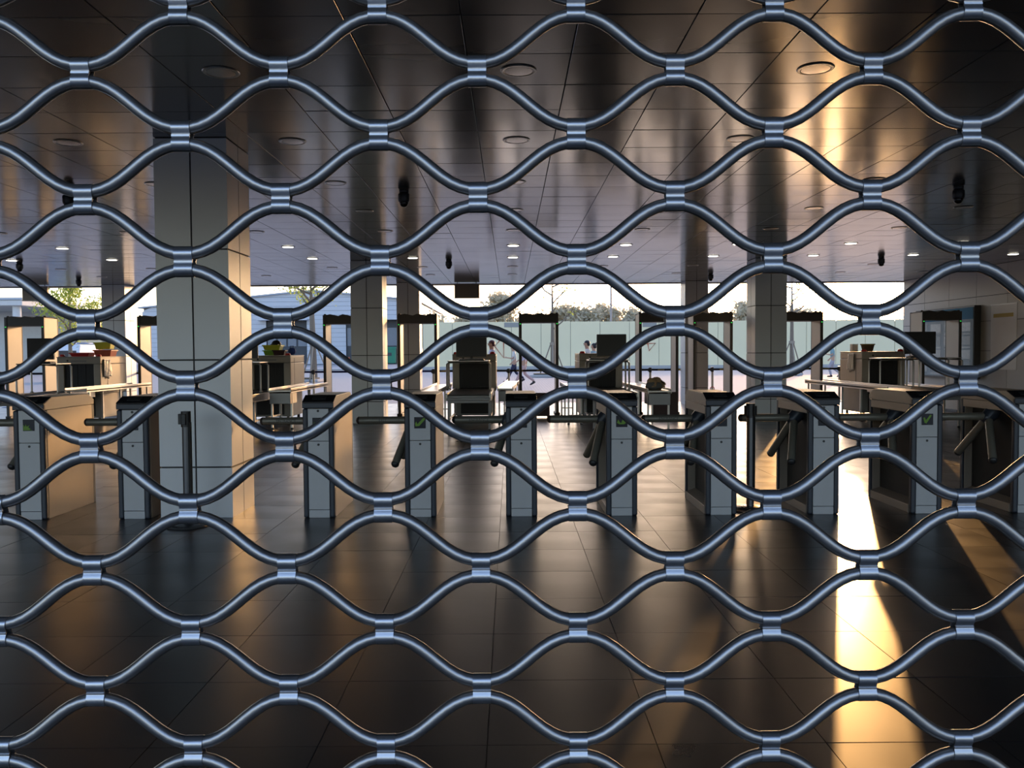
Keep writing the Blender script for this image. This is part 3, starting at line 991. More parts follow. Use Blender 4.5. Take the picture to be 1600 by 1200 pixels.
# ---- trays, baskets, bins and bags
def basket(x, y, z, w, d, h, material, label, rz=0.0, cat='basket', tilt=0.0):
    t = thing('plastic_basket', label, cat, (x, y, z), rz, group='plastic baskets and trays')
    t.rotation_euler = (0, tilt, rz)
    k = 0.84
    mb = MB()
    def ring(s, zz):
        return [(-w / 2 * s, -d / 2 * s, zz), (w / 2 * s, -d / 2 * s, zz), (w / 2 * s, d / 2 * s, zz), (-w / 2 * s, d / 2 * s, zz)]
    vs_ = ring(k, 0) + ring(1, h) + ring(0.95, h) + ring(k - 0.05, 0.012)
    fs_ = [(0, 3, 2, 1), (12, 13, 14, 15)]
    for a_ in range(3):
        for i in range(4):
            j = (i + 1) % 4
            fs_.append((a_ * 4 + i, a_ * 4 + j, a_ * 4 + 4 + j, a_ * 4 + 4 + i))
    mb.add(vs_, fs_)
    mb.build('body', material, t)
    rim = MB()
    for (x0, x1, y0, y1) in ((-w / 2 - .012, w / 2 + .012, -d / 2 - .012, -d / 2 + .004), (-w / 2 - .012, w / 2 + .012, d / 2 - .004, d / 2 + .012),
                             (-w / 2 - .012, -w / 2 + .004, -d / 2, d / 2), (w / 2 - .004, w / 2 + .012, -d / 2, d / 2)):
        rim.box(x0, x1, y0, y1, h - 0.018, h + 0.006)
    rim.build('rim', material, t)
    return t
ZT = 1.353
basket(-8.45, 17.95, ZT, 0.36, 0.30, 0.13, 'orange', 'orange plastic basket under the lime one at the far left')
basket(-8.46, 17.95, ZT + 0.15, 0.33, 0.28, 0.14, 'lime', 'lime yellow plastic basket on top of the orange one', 0.12, tilt=-0.04)
basket(-8.88, 17.85, ZT, 0.40, 0.30, 0.075, 'red', 'low red plastic tray on the far left scanner', cat='tray')
basket(-4.92, 17.85, ZT, 0.34, 0.30, 0.10, 'greenp', 'green plastic tray on the scanner right of the big column', cat='tray')
basket(-4.92, 17.86, ZT + 0.108, 0.36, 0.31, 0.10, 'lime', 'lime tray stacked highest right of the big column', cat='tray')
basket(-4.71, 17.57, ZT + 0.001, 0.24, 0.20, 0.10, 'maroon', 'maroon plastic tray in front of the green trays', cat='tray')
t = thing('blue_bag', 'small rounded blue bag beside the green trays', 'bag', (-4.56, 17.95, ZT))
MB().ball((0, 0, 0.081), 0.085, 0.08, 0.078).build('sack', 'blue', t)
MB().tube([(-0.04, 0, 0.14), (-0.03, 0, 0.19), (0.03, 0, 0.19), (0.04, 0, 0.14)], 0.008, 6).build('handle', 'blue', t)
t = thing('black_cap', 'black rounded cap lying on the lime trays right of the big column', 'cap', (-4.86, 17.86, ZT + 0.216))
MB().ball((0, 0, 0.0), 0.105, 0.11, 0.10, zcut=0.0).build('crown', 'hair', t)
MB().box(-0.08, 0.08, -0.17, -0.08, 0.0, 0.012).build('brim', 'hair', t, bevel=0.004)
def film_drape(x, y, z0, z1, w, label, side):
    t = thing('plastic_film', label, 'plastic film', (x, y, 0))
    mb = MB()
    n, mrows = 9, 8
    vs_, fs_ = [], []
    for j in range(mrows + 1):
        zz = z1 + (z0 - z1) * j / mrows
        for i in range(n + 1):
            u = i / n
            off = 0.012 + 0.012 * math.sin(u * 17 + j * 0.6) + 0.012 * (j / mrows)
            zz2 = zz + (0.03 * math.sin(u * 9) * (j == mrows))
            vs_.append((side * off, w * u, zz2))
    for j in range(mrows):
        for i in range(n):
            k = j * (n + 1) + i
            fs_.append((k, k + 1, k + n + 2, k + n + 1))
    mb.add(vs_, fs_, True)
    o = mb.build('sheet', 'film', t)
    so = o.modifiers.new('thickness', 'SOLIDIFY')
    so.thickness = 0.002
    MB().box(side * 0.004 - 0.004, side * 0.004 + 0.004, 0.02, w - 0.02, z1 - 0.01, z1 + 0.02).build('tape', 'plastic_white', t)
    return t
film_drape(-8.74 + 0.446, SY + 0.15, 0.92, 1.28, 0.32, 'crinkled plastic film taped to the far left scanner flank', 1)
film_drape(7.58 - 0.446, SY + 0.40, 0.95, 1.30, 0.34, 'crinkled plastic film hanging on the right-hand scanner flank', -1)
def bin_on(x, y, z, label):
    t = thing('waste_bin', label, 'bin', (x, y, z))
    MB().lathe([(0.10, 0.0), (0.135, 0.145), (0.128, 0.145), (0.095, 0.012)], 20).build('body', 'bin', t)
    MB().lathe([(0.138, 0.132), (0.146, 0.140), (0.146, 0.158), (0.130, 0.158), (0.128, 0.140)], 20).build('rim', 'yellow', t)
    return t
bin_on(7.40, 17.75, ZT, 'dark tapered bin with gold rim on the right-hand scanner')
t = thing('white_carton', 'small pale carton left of the dark bin', 'box', (7.22, 18.0, ZT))
MB().box(-0.06, 0.06, -0.06, 0.06, 0, 0.14).build('body', 'plastic_white', t, bevel=0.004)
MB().box(-0.063, 0.063, -0.063, 0.063, 0.142, 0.158).build('lid', 'plastic_white', t, bevel=0.003)
# lumpy bag on the side table right of centre
def lumpy_bag(x, y, z, label):
    t = thing('lumpy_bag', label, 'bag', (x, y, z))
    mb = MB()
    nu, nv = 20, 12
    vs_, fs_ = [], []
    for j in range(nv + 1):
        th = math.pi * j / nv
        for i in range(nu):
            ph = 2 * math.pi * i / nu
            k = 1 + 0.20 * math.sin(3 * ph + 1.2) * math.sin(th) + 0.16 * math.sin(4 * ph + 5 * th) + 0.08 * math.sin(9 * ph + 2 * th)
            vs_.append((0.20 * k * math.sin(th) * math.cos(ph), 0.15 * k * math.sin(th) * math.sin(ph), max(0.0, 0.10 + 0.125 * k * math.cos(th))))
    for j in range(nv):
        for i in range(nu):
            i2 = (i + 1) % nu
            fs_.append((j * nu + i, (j + 1) * nu + i, (j + 1) * nu + i2, j * nu + i2))
    mb.add(vs_, fs_, True)
    mb.build('body', 'bag', t)
    MB().ball((-0.03, -0.10, 0.08), 0.19, 0.075, 0.082).build('front_pocket', 'baggrey', t)
    MB().tube([(0.12, -0.05, 0.17), (0.20, -0.04, 0.13), (0.23, -0.04, 0.05), (0.21, -0.04, 0.012)], 0.012, 6).build('strap', 'cap', t)
    t.scale = (0.78, 0.9, 0.9)
    return t
lumpy_bag(2.60, 15.45, 0.70, 'lumpy brown and grey bag on the side table right of centre')

# ---- maroon skirting boards standing beyond the turnstiles
for x0, x1, lab in ((0.50, 0.83, 'low dark maroon board behind the central turnstile'), (3.00, 3.54, 'low dark maroon board behind the lumpy bag')):
    t = thing('low_board', lab, 'board', ((x0 + x1) / 2, 18.1, 0), group='low maroon boards')
    w = x1 - x0
    MB().box(-w / 2, w / 2, 0, 0.03, 0.03, 0.50).build('panel', 'maroon', t, bevel=0.003)
    MB().box(-w / 2 - 0.01, w / 2 + 0.01, -0.005, 0.035, 0.50, 0.525).build('top_strip', 'maroon', t, bevel=0.003)
    for s in (-1, 1):
        MB().box(s * w * 0.4 - 0.02, s * w * 0.4 + 0.02, -0.08, 0.11, 0.0, 0.03).build('foot', 'cap', t)

# ------------------------------------------------------------------ barrier posts
def make_post(material, hgt=0.93):
    t = thing('barrier_post', 'x', 'barrier post', (0, 0, 0))
    MB().lathe([(0.165, 0.0), (0.165, 0.012), (0.15, 0.022), (0.05, 0.035)], 28).build('base', material, t)
    MB().lathe([(0.168, 0.0), (0.172, 0.006), (0.166, 0.014)], 28).build('base_ring', 'chrome', t)
    MB().cyl((0, 0, 0.03), (0, 0, hgt - 0.12), 0.032, n=18).build('tube', material, t)
    hd = MB().cyl((0, 0, hgt - 0.125), (0, 0, hgt), 0.039, n=18).build('head', 'blackpost', t)
    for a_ in (0, 1, 2):
        an = math.pi / 2 * a_ + math.pi / 2
        x, y = math.cos(an) * 0.043, math.sin(an) * 0.043
        MB().box(x - 0.016, x + 0.016, y - 0.016, y + 0.016, hgt - 0.105, hgt - 0.02).build('belt_slot', 'cap', hd, bevel=0.003)
    return t
p = make_post('post')
p.location = (-2.615, 6.90, 0)
p['label'] = 'dark steel barrier post standing in front of the big column'
# loose belt tail hanging down along this post
MB().box(0.030, 0.036, -0.024, 0.024, 0.10, 0.84).build('belt_tail', 'beltblack', p)
p2 = dup(p, (2.09, 7.45, 0), 0.6, 'dark barrier post between two turnstiles, right of centre')
def belt_post(x, y, label, to=None, material='beltblack', stripes=False):
    t = dup(far_post, (x, y, 0), 0.0, label, 'belt barrier posts along the canopy edge')
    if to is not None:
        b_ = MB().box(0.04, to - 0.04, -0.004, 0.004, 0.865, 0.915).build('belt', material, t)
        if stripes:
            n = int(to / 0.55)
            for k in range(n):
                MB().box(0.2 + k * 0.55, 0.38 + k * 0.55, -0.006, 0.006, 0.867, 0.913).build('stripe', 'yellow', b_)
    return t
far_post = make_post('steel', 0.95)
far_post.location = (-5.25, 22.9, 0)
far_post['label'] = 'steel belt post near the young tree, right of the big column'
far_post['group'] = 'belt barrier posts along the canopy edge'
belt_post(-2.05, 22.9, 'steel belt post behind the central left metal detector', 2.01, 'beltblack', True)
belt_post(-0.04, 22.9, 'steel belt post beside the walking man with navy trousers', 3.78, 'beltblack', True)
belt_post(3.74, 22.9, 'steel belt post above the lumpy bag', 1.66, 'beltblack', True)
belt_post(5.40, 22.9, 'steel belt post right of the far right-hand column', 3.4, 'beltblack', True)
belt_post(8.80, 22.9, 'steel belt post behind the right-hand scanner', 1.4, 'beltblack', True)
belt_post(-9.6, 22.9, 'steel belt post right of the far left column', 2.4, 'beltblue')
belt_post(-7.2, 22.9, 'steel belt post left of the big column', 1.95, 'beltblue')
MB().box(0.04, 3.16, -0.004, 0.004, 0.865, 0.915).build('belt', 'beltblue', far_post)
belt_post(-13.4, 22.9, 'steel belt post at the far left behind the monitor', 3.8, 'beltblack')

# small red conical marker with a ring
t = thing('red_marker', 'small red cone with a ring on top, above the turnstile lid right of centre', 'cone', (4.98, 21.6, 0))
MB().lathe([(0.13, 0.0), (0.13, 0.03), (0.10, 0.05), (0.05, 0.36), (0.03, 0.40)], 18).build('body', 'red', t)
MB().tube([(0.05 * math.cos(a_ * 0.524), 0, 0.45 + 0.05 * math.sin(a_ * 0.524)) for a_ in range(13)], 0.010, 6).build('ring', 'red', t)
t.location = (5.0, 21.2, 0)

# ------------------------------------------------------------------ notice boards on the right wall
FX = XW - 0.02
t = thing('notice_board', 'large blue-headed notice board on the right wall behind a metal detector', 'notice board', (FX, 19.0, 0))
MB().box(-0.15, -0.001, 0, 2.75, 0.72, 2.36).build('case', 'boardedge', t, bevel=0.006)
fc = MB().box(-0.158, -0.150, 0.03, 2.72, 0.76, 2.32).build('face', 'board', t)
MB().box(-0.162, -0.158, 0.03, 2.72, 2.06, 2.32).build('header', 'boardblue', t, label='blue header band')
k = 0
for r_ in range(4):
    for c_ in range(4):
        y0 = 0.14 + c_ * 0.66
        z1 = 1.99 - r_ * 0.31
        pr = MB().box(-0.1605, -0.158, y0, y0 + 0.50, z1 - 0.20, z1).build('print', 'print2' if (r_ + c_) % 2 else 'print1', t)
        MB().box(-0.1605, -0.158, y0, y0 + 0.50, z1 - 0.27, z1 - 0.235).build('caption', 'print1' if (r_ + c_) % 2 else 'print2', pr)
t = thing('paper_notice', 'tall white paper notice with a yellow title line on the right wall', 'notice', (FX, 17.65, 0))
MB().box(-0.006, -0.001, 0, 0.95, 0.95, 2.32).build('sheet', 'paper', t)
MB().box(-0.009, -0.006, 0.12, 0.85, 2.06, 2.14).build('title_line', 'paperyellow', t, label='yellow title line')
MB().box(-0.010, -0.001, -0.01, 0.96, 2.32, 2.345).build('top_clip', 'plastic_white', t)

# ------------------------------------------------------------------ hoarding across the road
HY = 75.0
def hoarding(x0, x1, label):
    t = thing('hoarding', label, 'fence', (0, HY, 0), group='pale green site hoardings')
    n = int(round((x1 - x0) / 2.6))
    w = (x1 - x0) / n
    for k in range(n):
        MB().box(x0 + k * w + 0.02, x0 + (k + 1) * w - 0.02, rnd.uniform(-0.01, 0.01), 0.06, 0.12, 4.02 + rnd.uniform(-0.03, 0.03)).build('panel', 'hoard', t)
        MB().box(x0 + k * w - 0.05, x0 + k * w + 0.05, 0.07, 0.17, 0.0, 3.9).build('post', 'steeldark', t)
    MB().box(x0, x1, -0.05, 0.12, 0.0, 0.14).build('base_rail', 'kerb', t)
    return t
hd = hoarding(-7.6, 62.0, 'long pale green site hoarding with red scrawls across the road')
hoarding(-75.0, -33.0, 'pale green site hoarding at the far left behind the leafy tree')
def scrawl(pts):
    mb = MB()
    mb.tube([(x, -0.03, z) for x, z in pts], 0.045, 6)
    mb.build('red_scrawl', 'graffiti', hd, label='red painted scrawl')
scrawl([(-0.90, 2.40), (-1.34, 1.90), (-0.56, 0.89), (-0.56, 2.29)])
scrawl([(11.87, 2.04), (12.71, 2.09), (12.15, 1.42), (12.03, 2.04)])
for xa, xb, za, zb in ((-0.5, 0.84, 3.55, 3.95), (11.6, 12.8, 3.5, 3.95)):
    MB().box(xa, xb, -0.03, -0.012, za, zb).build('grey_patch', 'blockgrey', hd)

# ------------------------------------------------------------------ warehouse behind
WY = 110.0
wh = thing('warehouse', 'pale blue clad warehouse with low gable and dark doorways at the left', 'building', (0, WY, 0))
XA, ZA, XP, ZP, XB, ZB = -47.0, 7.3, -25.2, 9.35, -12.0, 8.05
def roof_x(z):
    """left and right ends of the gable wall at height z"""
    l_ = XA if z <= ZA else XA + (XP - XA) * (z - ZA) / (ZP - ZA)
    r_ = XB if z <= ZB else XB - (XB - XP) * (z - ZB) / (ZP - ZB)
    return l_, r_
doors = [(-31.2, -26.0), (-21.0, -14.3)]
z = 0.0
while z < ZP - 0.1:
    z1 = min(z + 0.57, ZP - 0.02)
    la, ra = roof_x(z)
    lb, rb = roof_x(z1)
    def strip(xa, xb, xc, xd):
        MB().prism([(xa, z + 0.015), (xb, z + 0.015), (xd, z1 - 0.015), (xc, z1 - 0.015)], 0.0, 0.12, 'y').build('cladding_sheet', 'ware', wh)
    if z < 5.5:
        cuts = [la] + [c for d in doors for c in d] + [ra]
        for a_, b_ in zip(cuts[0::2], cuts[1::2]):
            strip(a_, b_, a_, b_)
    else:
        strip(la, ra, lb, rb)
    z = z1
MB().prism([(XA, 0), (XB, 0), (XB, ZB), (XP, ZP), (XA, ZA)], 0.5, 40, 'y').build('hall', 'wareglass', wh)
MB().prism([(XA - .4, ZA - .05), (XP, ZP - .02), (XB + .4, ZB - .05), (XB + .4, ZB + .12), (XP, ZP + .16), (XA - .4, ZA + .12)], -0.4, 40.5, 'y').build('roof', 'wareroof', wh)
for k, (a_, b_) in enumerate(doors):
    d = MB().box(a_, b_, 0.30, 0.42, 0.0, 5.55).build('doorway', 'waredark', wh)  # dark sheet across the opening, interior shade put into its colour
    for q in range(4):
        w = (b_ - a_) / 4
        MB().box(a_ + q * w + 0.12, a_ + (q + 1) * w - 0.12, 0.24, 0.30, 2.3, 4.6).build('pane', 'wareglass', d)
    MB().box(a_ - 0.9, b_ + 0.3, -1.3, 0.0, 5.60, 5.78).build('awning', 'ware', wh)
t = thing('green_container', 'green waste container in the warehouse doorway', 'container', (-15.0, WY - 3, 0))
MB().box(-0.75, 0.75, -0.5, 0.5, 0.1, 1.9).build('body', 'waregreen', t, bevel=0.04)
MB().prism([(-0.55, 1.9), (0.55, 1.9), (0.45, 2.15), (-0.5, 2.05)], -0.78, 0.78, 'x').build('lid', 'waregreen', t)
MB().box(-0.3, 0.3, -0.52, -0.5, 1.0, 1.4).build('sticker', 'waredark', t)
for sx in (-1, 1):
    MB().cyl((sx * 0.6, 0, 0.0), (sx * 0.6, 0, 0.12), 0.09, n=10).build('wheel', 'tyre', t)
t = thing('traffic_cone', 'orange traffic cone far off left of the column behind the turnstile', 'cone', (-18.2, 97, -0.05))
MB().box(-0.28, 0.28, -0.28, 0.28, 0, 0.05).build('base', 'tyre', t)
MB().lathe([(0.22, 0.05), (0.13, 0.5), (0.05, 1.0)], 16).build('cone_body', 'cone', t)
MB().lathe([(0.172, 0.32), (0.12, 0.55), (0.11, 0.55)], 16).build('white_band', 'plastic_white', t)

# pavilion at the far left edge
t = thing('pavilion', 'white flat-roofed pavilion at the far left edge', 'building', (-36.6, 60, 0))
MB().box(-5.5, 2.6, 0, 9, 4.85, 5.25).build('roof', 'white_build', t, bevel=0.05)
MB().box(-5.6, 2.7, -0.1, 9.1, 5.25, 5.40).build('roof_edge', 'wareroof', t)
for x in (-5.0, -1.8, 1.9):
    MB().cyl((x, 0.6, 0), (x, 0.6, 4.85), 0.28, n=16).build('pillar', 'white_build', t)
MB().box(-5.5, 2.0, 8.6, 8.9, 0, 4.85).build('back_wall', 'white_build', t)

# lamp post beyond the hoarding
t = thing('lamp_post', 'tall thin lamp post beyond the green hoarding, right of centre', 'lamp post', (10.6, 90, 0))
MB().cyl((0, 0, 0), (0, 0, 10.5), 0.14, 0.09, n=10).build('pole', 'pole', t)
MB().tube([(0, 0, 10.4), (0.4, 0, 10.9), (1.6, 0, 11.1)], 0.06, 8).build('arm', 'pole', t)
MB().box(1.5, 2.3, -0.15, 0.15, 11.0, 11.18).build('lamp_head', 'pole', t, bevel=0.03)

# white van parked on the plaza
van = thing('white_van', 'white van with blue lower panels parked outside, behind the red tray', 'van', (-22.4, 45.0, 0))
prof = [(-2.0, 0.35), (2.0, 0.35), (2.0, 0.62), (-2.0, 0.62)]
MB().prism([(-2.0, 0.62), (2.0, 0.62), (2.05, 1.0), (1.7, 1.1), (1.15, 1.75), (0.8, 1.9), (-1.9, 1.9), (-2.02, 1.7)], -0.85, 0.85, 'x').build('body', 'car', van, bevel=0.06)
MB().prism([(p[0], p[1]) for p in prof], -0.86, 0.86, 'x').build('lower_panel', 'carblue', van, bevel=0.03)
MB().box(-0.7, 0.7, -2.045, -2.0, 1.15, 1.6).build('rear_window', 'carglass', van, bevel=0.01)
for s in (-1, 1):
    MB().prism([(0.0, 1.15), (1.35, 1.15), (1.0, 1.65), (0.0, 1.7)], s * 0.852 - 0.01, s * 0.852 + 0.01, 'x').build('side_window', 'carglass', van)
    MB().tube([(s * 0.6, -1.7, 1.98), (s * 0.6, 0.7, 1.98)], 0.03, 6).build('roof_rail', 'carblue', van)
    for y in (-1.3, 1.3):
        MB().cyl((s * 0.70, y, 0.33), (s * 0.88, y, 0.33), 0.33, n=18).build('wheel', 'tyre', van)
    MB().box(s * 0.72 - 0.08, s * 0.72 + 0.08, -2.05, -2.0, 0.75, 1.0).build('tail_light', 'red', van)

# ------------------------------------------------------------------ trees
def tree(name, x, y, h, trunk_r, first, spread, nleaf, leaf, label, group, lm='leaf', seed=1, stakes=False, planter=False, levels=3, clump=0.35, nbr=5, lean=0.0):
    rr = random.Random(seed)
    t = thing(name, label, 'tree', (x, y, 0), 0.0, group)
    mb = MB()
    tips = []
    pts = [(0, 0, 0), (lean * 0.3, 0, first * 0.5), (lean * 0.7, 0, first), (lean, 0, h * 0.85)]
    mb.tube(pts, [trunk_r * 1.15, trunk_r, trunk_r * 0.8, trunk_r * 0.25], 8)
    def branch(p, d, ln, r_, lev):
        mid = p + d * ln * 0.5 + Vector((rr.gauss(0, .06), rr.gauss(0, .06), rr.gauss(0, .05))) * ln
        e = p + d * ln + Vector((0, 0, 0.10 * ln))
        mb.tube([p, mid, e], [r_, r_ * 0.75, r_ * 0.4], 6)
        tips.append(e)
        tips.append(mid)
        if lev > 1:
            for q in range(3):
                nd = (d + Vector((rr.uniform(-.8, .8), rr.uniform(-.8, .8), rr.uniform(-.15, .7)))).normalized()
                branch(mid if q == 0 else e, nd, ln * rr.uniform(.45, .65), r_ * 0.45, lev - 1)
    for q in range(nbr):
        u = q / max(1, nbr - 1)
        zz = first + (h * 0.8 - first) * u
        an = q * 2.4 + rr.uniform(-.4, .4)
        d = Vector((math.cos(an), math.sin(an), rr.uniform(.25, .8))).normalized()
        ff = min(1, zz / h)
        branch(Vector((lean * ff, 0, zz)), d, spread * rr.uniform(.75, 1.05) * (1 - 0.45 * u), trunk_r * 0.42, levels)
    tips.append(Vector((lean, 0, h * 0.88)))
    mb.build('trunk', 'bark', t)
    fm = MB()
    vs_, fs_ = [], []
    for k in range(nleaf):
        c = rr.choice(tips) + Vector((rr.gauss(0, clump), rr.gauss(0, clump), rr.gauss(0, clump * 0.7)))
        a_ = Vector((rr.gauss(0, 1), rr.gauss(0, 1), rr.gauss(0, 1))).normalized()
        b_ = a_.cross(Vector((rr.gauss(0, 1), rr.gauss(0, 1), rr.gauss(0, 1)))).normalized()
        s_ = leaf * rr.uniform(.6, 1.3)
        i0 = len(vs_)
        vs_ += [c - a_ * s_, c + b_ * s_ * 0.45, c + a_ * s_, c - b_ * s_ * 0.45]
        fs_.append((i0, i0 + 1, i0 + 2, i0 + 3))
    me = bpy.data.meshes.new('foliage')
    me.from_pydata([tuple(v) for v in vs_], [], fs_)
    me.materials.append(M[lm])
    o = bpy.data.objects.new('foliage', me)
    C.objects.link(o)
    o.parent = t
    o['kind'] = 'stuff'
    if stakes:
        for k in range(3):
            an = k * 2.094 + 0.5
            MB().cyl((0.85 * math.cos(an), 0.85 * math.sin(an), 0.02), (0.06 * math.cos(an), 0.06 * math.sin(an), 1.95), 0.035, n=7).build('stake', 'stake', t)
        MB().cyl((0, 0, 1.75), (0, 0, 1.9), trunk_r + 0.05, n=10).build('tie', 'stake', t)
    if planter:
        MB().box(-1.25, 0.35, -0.8, 0.8, 0.0, 0.13).build('planter_kerb', 'kerb', t, bevel=0.02)
        MB().box(-1.05, 0.15, -0.6, 0.6, 0.12, 0.20).build('soil', 'soil', t, bevel=0.03)
    return t
G1 = 'young street trees on the plaza'
tree('young_tree', -17.4, 34.0, 4.9, 0.09, 1.7, 1.15, 2600, 0.075, 'leafy green young tree at the left behind the metal detector', G1, seed=3, clump=0.20, nbr=8)
tree('young_tree', -9.6, 42.0, 5.6, 0.15, 3.4, 1.6, 1200, 0.085, 'sparse young tree with stakes in front of the blue warehouse', G1, seed=5, stakes=True, planter=True, clump=0.20, nbr=6, lean=-0.1)
tree('young_tree', 2.35, 47.5, 6.2, 0.11, 2.6, 1.7, 150, 0.09, 'nearly bare young tree with stakes before the pale green hoarding', G1, seed=8, stakes=True, planter=True, clump=0.22, nbr=6)
tree('young_tree', 15.6, 47.5, 6.0, 0.11, 3.4, 1.3, 160, 0.09, 'staked young tree mostly hidden by the right-hand column', G1, seed=11, stakes=True, planter=True, clump=0.2, nbr=5)
G2 = 'hazy trees beyond the hoarding'
far = [(-1.2, 112, 9.6, 2.0, 'taller hazy tree standing alone beyond the hoarding, left of centre'),
       (-9.3, 101, 5.6, 1.5, 'hazy low tree at the left end of the hoarding'), (-5.2, 118, 6.2, 2.0, 'hazy low tree left of the tall lone tree'),
       (4.2, 122, 6.3, 2.1, 'hazy tree right of the bare young tree, low crown'), (8.2, 125, 8.0, 2.3, 'hazy tree beyond the hoarding, first of the dense clump'),
       (11.2, 123, 7.4, 2.2, 'hazy tree in the dense clump, directly left of its highest crown'), (14.2, 126, 8.4, 2.4, 'hazy tree with the highest crown in the dense clump'),
       (18.0, 124, 7.0, 2.2, 'hazy tree at the right of the lamp post'), (21.6, 127, 7.6, 2.2, 'hazy tree left of the right-hand metal detectors'),
       (26.0, 122, 7.2, 2.2, 'hazy tree seen between the two right-hand columns'), (33.2, 121, 8.2, 2.4, 'hazy tree seen just left of the nearer right-hand column'),
       (41.5, 123, 7.0, 2.2, 'hazy tree behind the bright gap at the right'), (-82.0, 118, 8.0, 2.6, 'hazy tree at the far left edge beyond the pavilion')]
for k, (x, y, h, sp, lab) in enumerate(far):
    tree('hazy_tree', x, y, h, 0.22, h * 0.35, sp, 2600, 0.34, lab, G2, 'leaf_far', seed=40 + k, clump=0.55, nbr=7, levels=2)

# ------------------------------------------------------------------ people
def skin_mesh(name, verts, edges, radii, material, parent, root=0, sub=2):
    me = bpy.data.meshes.new(name)
    me.from_pydata([tuple(v) for v in verts], edges, [])
    me.materials.append(M[material])
    o = bpy.data.objects.new(name, me)
    C.objects.link(o)
    o.parent = parent
    sk = o.modifiers.new('skin', 'SKIN')
    sk.use_smooth_shade = True
    for i, r_ in enumerate(radii):
        d = me.skin_vertices[0].data[i]
        d.radius = r_ if isinstance(r_, tuple) else (r_, r_)
        d.use_root = (i == root)
    sb = o.modifiers.new('smooth', 'SUBSURF')
    sb.levels = sub
    sb.render_levels = sub
    return o

